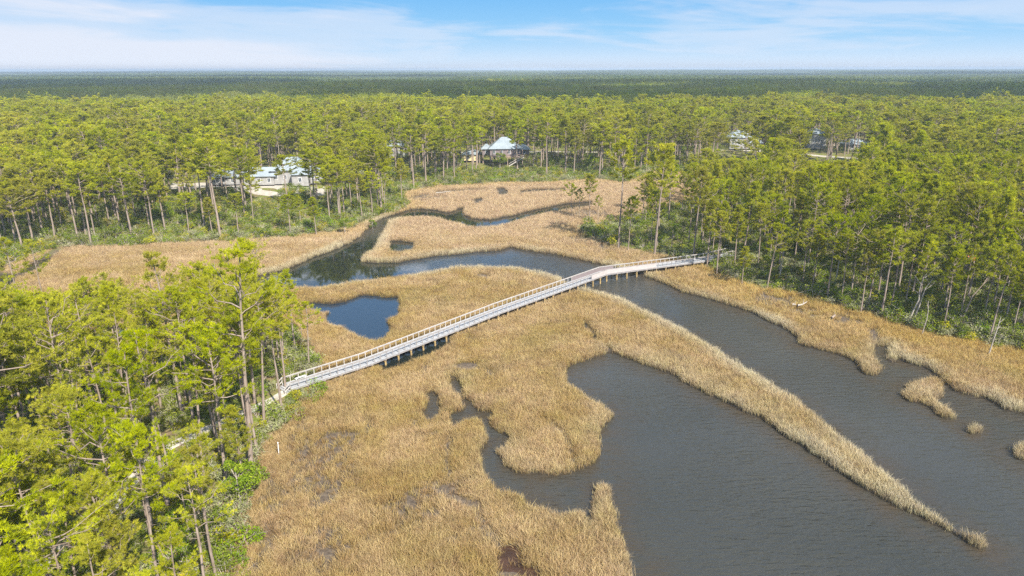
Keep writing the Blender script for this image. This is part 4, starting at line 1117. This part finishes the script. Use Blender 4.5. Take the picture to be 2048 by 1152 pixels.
b = gp(558, 911, 0.3); mb = MB(); mb.tube(np.array([[0, 0, -0.3], [0.02, 0, 0.9], [0.04, 0.01, 1.75]]), [0.055, 0.05, 0.045], 7)
e = thing('marker_post', 'small white marker post standing in the near reeds by the wood edge', 'post', (b[0], b[1], gz(*b)))
link('post', mb.mesh('marker_post', [M['white']], True), e)
mb = MB(); mb.tube(np.array([[0.04, 0.01, 1.75], [0.045, 0.01, 1.86]]), [0.075, 0.03], 7); link('cap', mb.mesh('marker_cap', [M['white']], True), e)
# orange foliage spray in the shady wood
b = gp(1945, 600, 1.0); dd = ray(1945, 517); tt_ = b[1] / dd[1]; zt = H + dd[2] * tt_
mb = MB(); r_ = np.random.default_rng(5); mb.leaves(r_.normal(0, 0.28, (160, 3)) * [1, 1, 1.1], 0.12, 0.5, r_)
link('orange_spray', mb.mesh('orange_spray', [M['orange']]), None, (dd[0] * tt_, b[1], zt), label='small bright orange spray of leaves among dark pine trunks', category='leaves')

# ------------------------------------------------------------------ boardwalk
BW3 = np.column_stack([BWP, BWZ])
seg = np.linalg.norm(np.diff(BW3, axis=0), axis=1); cum = np.concatenate([[0], np.cumsum(seg)]); LEN = cum[-1]
S_BEND = cum[3]
def bw(s):
    p = np.array([np.interp(s, cum, BW3[:, m]) for m in range(3)])
    i = min(max(int(np.searchsorted(cum, s, side='right')) - 1, 0), len(seg) - 1)
    # the walk is straight up to the bend and straight after it
    a, b = (BW3[0], BW3[3]) if s <= S_BEND else (BW3[3], BW3[5])
    t = (b - a)[:2]; t = t / np.linalg.norm(t)
    return p, np.array([t[0], t[1], 0]), np.array([-t[1], t[0], 0])
d0_, d1_ = bw(1)[2], bw(S_BEND + 1)[2]
nb = d0_ + d1_; nb /= np.linalg.norm(nb)
MITRE = nb / (nb @ d0_)
W2 = 1.22
def bw_side(s, off, dz=0.0):
    """point of the walk off metres to its side, mitred at the bend"""
    p, t, n = bw(s)
    k = MITRE if abs(s - S_BEND) < 1e-6 else n
    return p + k * off + np.array([0, 0, dz])
def s_at(px, side=0.0):
    ss = np.linspace(0, LEN, 900)
    q = proj(np.array([bw_side(s, side) for s in ss]))
    return float(ss[np.argmin(np.abs(q[:, 0] - px))])
print('boardwalk length', LEN, 'bend at', S_BEND)

bwt = thing('boardwalk', 'long weathered wooden boardwalk on piles crossing the marsh and bending over the channel', 'boardwalk')
dk = MB()
s = 0.07
while s < LEN:
    p, t, n = bw(s)
    dk.box(p + [0, 0, -0.02 + random.uniform(-0.006, 0.006)], (0.14, 2 * W2, 0.045), math.atan2(t[1], t[0])); s += 0.148
# wedge of short boards filling the outer side of the bend
link('deck', dk.mesh('deck', [M['planks']]), bwt)
stops = [0.0, S_BEND, LEN]
for side in (1, -1):
    off = side * (W2 - 0.05)
    for a, b in zip(stops[:-1], stops[1:]):
        ks = [a] + [c for c in cum if a < c < b] + [b]
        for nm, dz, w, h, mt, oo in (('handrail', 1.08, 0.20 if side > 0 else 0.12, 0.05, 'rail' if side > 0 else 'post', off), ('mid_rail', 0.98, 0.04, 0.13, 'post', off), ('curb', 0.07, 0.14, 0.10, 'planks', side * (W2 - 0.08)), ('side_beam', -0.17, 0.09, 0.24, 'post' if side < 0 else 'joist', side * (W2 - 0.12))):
            mb = MB()
            for u, v in zip(ks[:-1], ks[1:]): mb.beam(bw_side(u, oo, dz), bw_side(v, oo, dz), w, h)
            link(nm, mb.mesh(nm, [M[mt]]), bwt)
mb = MB()
for a, b in zip(stops[:-1], stops[1:]):
    ks = [a] + [c for c in cum if a < c < b] + [b]
    for o_ in (-0.45, 0.45):
        for u, v in zip(ks[:-1], ks[1:]): mb.beam(bw_side(u, o_, -0.16), bw_side(v, o_, -0.16), 0.08, 0.22)
link('stringers', mb.mesh('stringers', [M['joist']]), bwt)
POST_N = 92
pm = {}; far_posts = MB()
for side in (1, -1):
    off = side * (W2 - 0.05)
    for i in range(POST_N + 1):
        s = LEN * i / POST_N
        p = bw_side(s, off)
        if 'm' not in pm:
            for key, mt in (('m', 'rail'), ('n', 'post')):
                mb = MB(); mb.box((0, 0, 0.40), (0.085, 0.085, 1.34)); pm[key] = mb.mesh('rail_post', [M[mt]])
        p_, t_, n_ = bw(s); rz = math.atan2(t_[1], t_[0])
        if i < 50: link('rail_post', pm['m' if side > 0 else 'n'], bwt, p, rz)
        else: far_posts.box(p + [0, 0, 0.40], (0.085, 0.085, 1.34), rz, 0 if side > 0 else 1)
link('far_rail_posts', far_posts.mesh('far_rail_posts', [M['rail'], M['post']]), bwt, kind='stuff')
# solid board panels on the near rail past the bend, dark screens on the far rail before it
sA, sB = s_at(1183, -W2), s_at(1312, -W2)
k = max(int((sB - sA) / 2.4), 1)
cut = sorted(set([sA + (sB - sA) * i / k for i in range(k + 1)] + [S_BEND]))
for u, v in zip(cut[:-1], cut[1:]):
    mb = MB(); mb.beam(bw_side(u, -W2 - 0.03, 0.50), bw_side(v, -W2 - 0.03, 0.50), 0.03, 0.95); link('board_panel', mb.mesh('board_panel', [M['board']]), bwt)
sA, sB = s_at(1143, W2), s_at(1226, W2)
k = max(int((sB - sA) / 2.4), 1)
cut = sorted(set([sA + (sB - sA) * i / k for i in range(k + 1)] + [S_BEND]))
for u, v in zip(cut[:-1], cut[1:]):
    mb = MB(); mb.beam(bw_side(u, W2 - 0.13, 0.52), bw_side(v, W2 - 0.13, 0.52), 0.012, 0.82); link('screen_panel', mb.mesh('screen_panel', [M['mesh']]), bwt)
# bents: two piles, a cap beam and crossed braces
nbent = int(LEN / 2.55)
for i in range(nbent + 1):
    s = min(LEN * i / nbent + 0.01, LEN - 0.01)
    p, t, n = bw(s)
    lowz = -1.2
    for side in (1, -1):
        mb = MB(); q = p + n * side * 0.98
        mb.tube(np.array([[*q[:2], lowz], [*q[:2], p[2] - 0.30]]), [0.17, 0.15], 9, cap=False)
        link('pile', mb.mesh('pile', [M['pile']], True), bwt)
    mb = MB(); mb.beam(p + n * 1.2 + [0, 0, -0.36], p - n * 1.2 + [0, 0, -0.36], 0.26, 0.14); link('cap_beam', mb.mesh('cap_beam', [M['joist']]), bwt)
    dwp = float(sd_water(np.array([p[:2]]))[0])
    if dwp > -1.5:
        for sg in (1, -1):
            mb = MB(); mb.beam(p + n * sg * 1.05 + t * 0.19 * sg + [0, 0, -0.5], p - n * sg * 1.05 + t * 0.19 * sg + [0, 0, -p[2] + 0.15], 0.05, 0.16)
            link('cross_brace', mb.mesh('cross_brace', [M['pile']]), bwt)
# ends: steps down to the path and sloping rails
for s_end, sg in ((0.0, -1), (LEN, 1)):
    p, t, n = bw(min(max(s_end, 0.01), LEN - 0.01)); g = gz(*(p + t * sg * 2.0)[:2])
    drop = p[2] - g; ns = max(int(drop / 0.17), 2); mb = MB()
    for i in range(ns):
        z = p[2] - drop * (i + 1) / (ns + 1)
        mb.box(p + t * sg * (0.2 + 0.3 * i) + [0, 0, z - p[2] - 0.03], (0.32, 2 * W2, 0.06), math.atan2(t[1], t[0]))
    link('steps', mb.mesh('steps', [M['planks']]), bwt)
    for side in (1, -1):
        a = p + n * side * (W2 - 0.05); e_ = a + t * sg * (0.3 * ns + 0.3); e_[2] = g + 0.75
        mb = MB(); mb.beam(a + [0, 0, 1.08], e_, 0.16, 0.05); mb.beam(a + [0, 0, 0.5], e_ + [0, 0, -0.5], 0.05, 0.12)
        mb.box((e_[0], e_[1], g + 0.3), (0.1, 0.1, 1.0), math.atan2(t[1], t[0])); link('stair_rail', mb.mesh('stair_rail', [M['rail']]), bwt)
# bench by the first far posts
p, t, n = bw(2.6); bq = p + n * (W2 - 0.33)
be = thing('bench', 'small white slatted bench at the near end of the boardwalk', 'bench', bq, math.atan2(t[1], t[0]))
mb = MB()
for k in (-0.12, 0, 0.12): mb.box((0, k, 0.45), (1.7, 0.10, 0.04))
link('seat', mb.mesh('bench_seat', [M['white']]), be)
for x in (-0.7, 0.7):
    mb = MB(); mb.box((x, 0, 0.215), (0.08, 0.30, 0.43)); link('leg', mb.mesh('bench_leg', [M['white']]), be)

# ------------------------------------------------------------------ sandy path and roads
def strip(name, pts, width, mat, label, dz=0.05, step=1.5, wob=0.25):
    pts = np.asarray(pts); sg = np.linalg.norm(np.diff(pts, axis=0), axis=1); cu = np.concatenate([[0], np.cumsum(sg)])
    ss = np.arange(0, cu[-1], step)
    c = np.column_stack([np.interp(ss, cu, pts[:, m]) for m in (0, 1)])
    for _ in range(3): c[1:-1] = (c[:-2] + c[1:-1] * 2 + c[2:]) / 4
    t = np.gradient(c, axis=0); t /= np.linalg.norm(t, axis=1, keepdims=True); n = np.stack([-t[:, 1], t[:, 0]], -1)
    k = np.linspace(-1, 1, 7); v = []
    wd = width / 2 * (1 + wob * (hnoise(c, 3.0, 31) - 0.5) * 2)
    P = (c[:, None] + n[:, None] * (k[None, :, None] * wd[:, None, None])).reshape(-1, 2)
    z = terrain(P) + dz
    kk = np.tile(np.abs(k), len(c)); z = z - np.where(kk > 0.9, dz + 0.06, 0)
    i = np.arange(len(c) * 7).reshape(-1, 7)
    f = np.stack([i[:-1, :-1], i[:-1, 1:], i[1:, 1:], i[1:, :-1]], -1).reshape(-1, 4)
    mb = MB(); mb.add(np.column_stack([P, z]), f)
    return link(name, mb.mesh(name, [M[mat]], True), kind='structure', label=label)
strip('path', PATH, 1.9, 'sand', 'pale sandy path winding through the near pines to the boardwalk')
R = lambda pts: np.array([gp(x, y, 1.3) for x, y in pts])
strip('road', R([(300, 372), (355, 374), (430, 371), (500, 368), (560, 372), (640, 384), (700, 392)]), 15.0, 'sand', 'white sand drive among the trunks below the wide white roof', 0.06, 3)
strip('road', R([(470, 372), (510, 384), (560, 392), (615, 390)]), 8.0, 'sand', 'white sand yard in front of the wide white roof', 0.09, 3)
strip('road', R([(840, 306), (920, 306), (980, 305), (1060, 304.5), (1130, 304.5), (1200, 305)]), 6.0, 'sand', 'thin white sand road behind the house with the hipped roof', 0.06, 3)
strip('road', R([(1440, 300), (1480, 301), (1530, 303), (1600, 309), (1660, 315), (1710, 318), (1760, 318)]), 8.0, 'sand', 'white sand road behind the reed bank woods near the tall striped roof', 0.06, 3)
strip('road', R([(1590, 306), (1610, 298), (1640, 292), (1700, 290)]), 6.0, 'sand', 'short sandy spur leading to the tall striped roof', 0.09, 3)
# bare mud of the red hole in the near reeds
mp = BARE[0]; c_ = mp.mean(0); mb = MB()
ring = [c_ + (p - c_) * 0.97 for p in mp]
vv = [(*c_, 0.36)] + [(*p, 0.34) for p in ring]
mb.add(vv, [(0, i + 1, (i + 1) % len(ring) + 1) for i in range(len(ring))])
link('mud', mb.mesh('mud', [M['mud']], True), kind='structure', label='dark red brown mud hole in the near reeds')

# ------------------------------------------------------------------ houses
def roof_mesh(w, d, h, over=0.6, hip=1.0):
    """hipped (hip=1) or gabled (hip=0) roof over a w by d plan, eaves at z 0"""
    W, D = w / 2 + over, d / 2 + over; r_ = max(W - D, 0.0) if hip else W
    r_ = max(r_, 0.4)
    v = [(-W, -D, 0), (W, -D, 0), (W, D, 0), (-W, D, 0), (-r_, 0, h), (r_, 0, h)]
    v2 = [(x, y, z - 0.18) for x, y, z in v[:4]]
    f4 = [(0, 1, 5, 4), (2, 3, 4, 5)]; f3 = [(1, 2, 5), (3, 0, 4)]
    mb = MB(); mb.add(v, f4); mb.add(v, f3)
    mb.add(v[:4] + v2, [(0, 4, 5, 1), (1, 5, 6, 2), (2, 6, 7, 3), (3, 7, 4, 0), (7, 6, 5, 4)])
    # standing seams on the two long slopes
    for sgn in (-1, 1):
        for x in np.arange(-W + 0.5, W - 0.3, 1.2):
            top = D * (1 - max(abs(x) - r_, 0) / max(W - r_, 0.01)) if abs(x) > r_ else D
            mb.beam((x, sgn * (D - 0.02), 0.03), (x, sgn * (D - top) if top < D else sgn * 0.05, h * (top / D) + 0.02), 0.06, 0.05)
    return mb
def house(label, px, py, rz, blocks, floor=0.0, porch=None, walls='siding'):
    b = gp(px, py, 1.4); g = gz(*b)
    e = thing('house', label, 'house', (b[0], b[1], g), rz)
    for (x, y, w, d, z0, hw, hr, hip) in blocks:
        mb = MB(); mb.box((x, y, z0 + hw / 2), (w, d, hw)); wl = link('wall', mb.mesh('house_wall', [M[walls]]), e)
        ro = link('roof', roof_mesh(w, d, hr, 0.7, hip).mesh('house_roof', [M['metal_roof']]), e, (x, y, z0 + hw))
        n = max(int(w / 3.2), 1)
        for i in range(n):
            xx = x - w / 2 + w * (i + 0.5) / n
            wn = link('window', None, e, (xx, y - d / 2, z0 + hw * 0.52))
            mb = MB()
            for (cx, cz, sx, sz) in ((0, 0.8, 1.3, 0.12), (0, -0.8, 1.3, 0.12), (-0.59, 0, 0.12, 1.48), (0.59, 0, 0.12, 1.48), (0, 0, 0.06, 1.48)): mb.box((cx, -0.04, cz), (sx, 0.10, sz))
            link('frame', mb.mesh('window_frame', [M['white']]), wn)
            mb = MB(); mb.box((0, -0.015, 0), (1.06, 0.04, 1.48)); link('pane', mb.mesh('window_pane', [M['window']]), wn)
    if floor > 0.5:
        for (x, y, w, d, z0, hw, hr, hip) in blocks:
            for ix in np.linspace(-w / 2 + 0.3, w / 2 - 0.3, max(int(w / 4), 2)):
                for iy in (-d / 2 + 0.3, d / 2 - 0.3):
                    mb = MB(); mb.box((0, 0, z0 / 2 - 0.2), (0.35, 0.35, z0 + 0.4)); link('stilt', mb.mesh('house_stilt', [M['deckwood']]), e, (x + ix, y + iy, 0))
    if porch:
        x, y, w, d, z0, zr = porch
        mb = MB(); mb.box((x, y, z0), (w, d, 0.22)); link('deck', mb.mesh('house_deck', [M['deckwood']]), e)
        mb = MB()
        mb.beam((x - w / 2, y - d / 2 + 0.05, z0 + 1.1), (x + w / 2, y - d / 2 + 0.05, z0 + 1.1), 0.12, 0.08); mb.beam((x - w / 2, y - d / 2 + 0.05, z0 + 0.5), (x + w / 2, y - d / 2 + 0.05, z0 + 0.5), 0.05, 0.06)
        for xx in np.arange(x - w / 2 + 0.05, x + w / 2, 1.9): mb.box((xx, y - d / 2 + 0.05, z0 + 0.6), (0.1, 0.1, 1.0))
        link('railing', mb.mesh('deck_railing', [M['deckwood']]), e)
        for xx in np.linspace(x - w / 2 + 0.2, x + w / 2 - 0.2, 5):
            mb = MB(); mb.box((0, 0, zr / 2), (0.28, 0.28, zr)); link('post', mb.mesh('porch_post', [M['deckwood']]), e, (xx, y - d / 2 + 0.35, 0))
        st = MB(); n = 14
        a = np.array([x + w / 2 + 0.4, y - d / 2 + 0.9, z0]); bb = np.array([x + w / 2 - 6.5, y - d / 2 - 0.9, 0.1])
        a[1] = bb[1]
        for o in (-0.6, 0.6): st.beam(a + [0, o, 0], bb + [0, o, 0], 0.08, 0.3)
        for i in range(n): q = a + (bb - a) * (i + 0.5) / n; st.box(q + [0, 0, 0.08], (0.34, 1.2, 0.06))
        for o in (-0.6, 0.6): st.beam(a + [0, o, 1.0], bb + [0, o, 1.0], 0.08, 0.08)
        link('stairs', st.mesh('house_stairs', [M['rail']]), e)
house('raised house with a hipped pale metal roof, dark open porch and outside stairs', 1010, 329, 0.05,
      [(0, 3, 14, 11, 4.2, 3.2, 4.8, 1), (9.0, 5, 5, 8, 4.2, 2.4, 2.0, 1), (-8.5, 6, 4, 7, 4.0, 2.8, 2.0, 1)], 4.0, (1.0, -4.6, 14, 3.6, 4.0, 7.2), 'mesh')
house('big house with a wide many gabled white metal roof half hidden by pines', 590, 372, 0.12,
      [(0, 6, 17, 11, 0.6, 5.2, 4.4, 1), (-13, 4, 11, 9, 0.6, 3.4, 2.8, 0), (-25, 6, 14, 8, 0.6, 3.0, 2.4, 0), (10.5, 5, 8, 9, 0.6, 3.6, 2.8, 1), (3, -2, 6, 6, 0.6, 4.4, 2.8, 1)])
house('small cream house behind trunks beside the raised hipped roof house', 945, 326, 0.0, [(0, 4, 9, 7, 0.8, 3.0, 1.9, 1)], 0, None, 'siding_yellow')
house('white house deep in the pines behind the reed bank, first from the stairs side', 1480, 301, 0.1, [(0, 4, 13, 10, 0.8, 6.0, 3.6, 1), (8, 2, 6, 7, 0.8, 3.2, 2.2, 0)])
house('tall narrow white house seen through a row of trunks', 1632, 300, -0.1, [(0, 4, 9, 9, 0.6, 8.0, 2.4, 1)])
house('low white roofed house at the end of the white sand road', 1714, 303, 0.15, [(0, 3, 12, 8, 0.6, 3.2, 2.4, 1)])
house('barely visible house with a pale roof peak above the dense pines', 787, 318, 0.0, [(0, 3, 12, 9, 0.8, 5.4, 3.4, 1)])

# ------------------------------------------------------------------ clouds overhead that shade the middle distance
sunv = np.array([math.sin(SUN_AZ) * math.cos(SUN_EL), math.cos(SUN_AZ) * math.cos(SUN_EL), math.sin(SUN_EL)])
def cloud(nm, lb, shade_c, half, z, seed):
    r = np.random.default_rng(seed); mb = MB()
    na, nr = 160, 14
    base = np.array([shade_c[0], shade_c[1], 0]) + sunv * (z / sunv[2])
    an = np.arange(na) * 2 * np.pi / na
    wob = 1 + 0.14 * np.sin(an * 3 + r.uniform(0, 6)) + 0.09 * np.sin(an * 7 + r.uniform(0, 6)) + 0.05 * np.sin(an * 17 + r.uniform(0, 6)) + 0.03 * np.sin(an * 37 + r.uniform(0, 6)) + r.normal(0, 0.015, na)
    rows = []
    for sgn in (1, -1):
        for i in range(nr):
            q = math.sin(math.pi / 2 * i / (nr - 1)); q = q if sgn > 0 else math.sin(math.pi / 2 * (nr - 1 - i) / (nr - 1))
            x = half[0] * q * np.cos(an) * wob; y = half[1] * q * np.sin(an) * wob
            zz_ = sgn * math.sqrt(max(1 - q * q, 0)) * (90 if sgn > 0 else 30) * (1 + 0.5 * hnoise(np.column_stack([x, y]), 120, seed))
            rows.append(np.column_stack([x + base[0], y + base[1], zz_ + z]))
    v = np.array(rows).reshape(-1, 3); n = len(rows); i = np.arange(n * na).reshape(n, na)
    f = np.stack([i[:-1], np.roll(i[:-1], -1, 1), np.roll(i[1:], -1, 1), i[1:]], -1).reshape(-1, 4)
    mb.add(v, f)
    link(nm, mb.mesh(nm, [M['cloud']], True), kind='stuff', label=lb)
CL_LB = ['large fair weather cloud overhead shading the woods behind the houses', 'cloud overhead shading the woods far to the side', 'broad cloud shading the middle of the far woods', 'flat cloud shading woods toward the horizon',
         'smaller ragged cloud casting a patch of shade', 'small cloud with a ragged rim high over the middle', 'tiny puff of cloud over the houses', 'oblong small cloud past the houses', 'long cloud shading the far side of the woods', 'thin long cloud shading a strip near the horizon', 'wide cloud over the distant plain', 'ragged long cloud past the middle of the woods', 'far cloud over the plain near the horizon']
for k_, (cx_, cy_, hx_, hy_) in enumerate([(-420, 1130, 470, 420), (-1080, 1330, 640, 520), (280, 900, 420, 300), (800, 850, 340, 370), (1350, 1000, 480, 480), (-60, 700, 170, 60), (560, 560, 200, 60), (70, 640, 160, 60), (900, 560, 240, 90), (520, 1420, 560, 170), (-1000, 2700, 900, 330), (1700, 3300, 1400, 380), (-2600, 5200, 2400, 700)]):
    cloud('cloud', CL_LB[k_], (cx_, cy_), (hx_, hy_), 700 + 25 * k_, 3 + k_)

# ------------------------------------------------------------------ haze
mb = MB(); mb.box((0, 6950, 24.5), (30000, 15900, 55))
hz, nt, out = new_mat('thin_haze')
pv = N(nt, 'ShaderNodeVolumePrincipled', ins={'Color': (0.74, 0.88, 1.0, 1), 'Density': 0.00019, 'Anisotropy': 0.0})
nt.links.new(pv.outputs[0], out.inputs['Volume'])
link('haze', mb.mesh('haze', [hz]), kind='stuff', label='thin bluish haze over the far woods')

# ------------------------------------------------------------------ sky and sun
W = bpy.data.worlds.new('World'); SC.world = W; W.use_nodes = True
nt = W.node_tree; nt.nodes.clear()
wo = nt.nodes.new('ShaderNodeOutputWorld')
sky = N(nt, 'ShaderNodeTexSky', sky_type='NISHITA', sun_disc=False, sun_elevation=SUN_EL, sun_rotation=SUN_AZ, air_density=1.0, dust_density=0.4, ozone_density=2.0, altitude=50.0)
tc = nt.nodes.new('ShaderNodeTexCoord')
sx = N(nt, 'ShaderNodeSeparateXYZ'); nt.links.new(tc.outputs['Generated'], sx.inputs[0])
X, Y, Z = sx.outputs
az = math_(nt, 'ARCTAN2', X, Y)                       # 0 straight ahead, radians
el = math_(nt, 'ARCSINE', Z)
# streaky cirrus in direction space
cv = N(nt, 'ShaderNodeCombineXYZ', ins={0: math_(nt, 'MULTIPLY', az, 3.0), 1: math_(nt, 'MULTIPLY', math_(nt, 'ADD', el, math_(nt, 'MULTIPLY', az, 0.035)), 24.0), 2: 3.7})
n1 = noise(nt, cv.outputs[0], 1.15, 6, 0.58, 0.7)
cv2 = N(nt, 'ShaderNodeCombineXYZ', ins={0: math_(nt, 'MULTIPLY', az, 9.0), 1: math_(nt, 'MULTIPLY', el, 48.0), 2: 9.1})
n2 = noise(nt, cv2.outputs[0], 1.0, 4, 0.6, 0.4)
# more cloud to the left and low down
lf = math_(nt, 'MULTIPLY', math_(nt, 'SUBTRACT', 0.10, az), 1.6, clamp=True)
low = math_(nt, 'SUBTRACT', 1.0, math_(nt, 'DIVIDE', el, 0.095), clamp=True)
rt = math_(nt, 'MULTIPLY', math_(nt, 'SUBTRACT', az, 0.02), 3.0, clamp=True)
bias = math_(nt, 'ADD', math_(nt, 'MULTIPLY_ADD', math_(nt, 'MULTIPLY', lf, low), 0.54, math_(nt, 'MULTIPLY', lf, 0.10)), math_(nt, 'MULTIPLY', rt, 0.16))
dn = math_(nt, 'ADD', math_(nt, 'ADD', math_(nt, 'MULTIPLY', n1, 0.75), math_(nt, 'MULTIPLY', n2, 0.25)), math_(nt, 'SUBTRACT', bias, 0.10))
cl = ramp(nt, dn, [(0.42, (0, 0, 0)), (0.62, (0.55, 0.55, 0.55)), (0.85, (0.95, 0.95, 0.95))], 'EASE')
veil = math_(nt, 'SUBTRACT', 1.0, math_(nt, 'DIVIDE', el, 0.060), clamp=True)
veil = math_(nt, 'MULTIPLY', math_(nt, 'POWER', veil, 2.0), 0.75)
clm = math_(nt, 'MAXIMUM', math_(nt, 'MULTIPLY', cl, 0.92), veil)
hi = math_(nt, 'SUBTRACT', 1.0, math_(nt, 'MULTIPLY', math_(nt, 'SUBTRACT', el, 0.10), 6.0), clamp=True)
clm = math_(nt, 'MULTIPLY', clm, hi)
K_ = 1 / (0.15 * 2 ** 0.88)
lowsky = ramp(nt, math_(nt, 'MULTIPLY', el, 5.0), [(0.0, (0.50 * K_, 0.76 * K_, 1.0 * K_)), (0.25, (0.32 * K_, 0.64 * K_, 0.97 * K_)), (0.50, (0.19 * K_, 0.52 * K_, 0.94 * K_)), (1.0, (0.10 * K_, 0.36 * K_, 0.80 * K_))])
skc = mixc(nt, math_(nt, 'MULTIPLY', math_(nt, 'SUBTRACT', el, 0.12), 4.0, clamp=True), lowsky, sky.outputs[0])
CLOUD_C = (0.84 * K_, 0.87 * K_, 0.97 * K_)
col = mixc(nt, clm, skc, CLOUD_C)
bg = N(nt, 'ShaderNodeBackground', ins={'Color': col, 'Strength': 0.15})
nt.links.new(bg.outputs[0], wo.inputs[0])

sd_ = bpy.data.lights.new('sun', 'SUN'); sd_.energy = 4.9; sd_.angle = math.radians(0.55); sd_.color = (1.0, 0.94, 0.84)
so = bpy.data.objects.new('sun', sd_); COL.objects.link(so)
so.rotation_euler = Vector(-sunv).to_track_quat('-Z', 'Y').to_euler(); so.location = (60, -90, 160)

# ------------------------------------------------------------------ render settings
SC.render.engine = 'CYCLES'
vs = SC.view_settings
SC.display_settings.display_device = 'sRGB'
vs.view_transform = 'Standard'; vs.look = 'None'; vs.exposure = 0.88; vs.gamma = 1.0; vs.use_curve_mapping = False
cy = SC.cycles
cy.max_bounces = 6; cy.diffuse_bounces = 3; cy.glossy_bounces = 2; cy.transmission_bounces = 2; cy.volume_bounces = 0; cy.transparent_max_bounces = 10
cy.caustics_reflective = False; cy.caustics_refractive = False
cy.use_adaptive_sampling = False
cy.use_denoising = False
try: cy.denoiser = 'OPENIMAGEDENOISE'
except Exception: pass
bpy.context.view_layer.update()
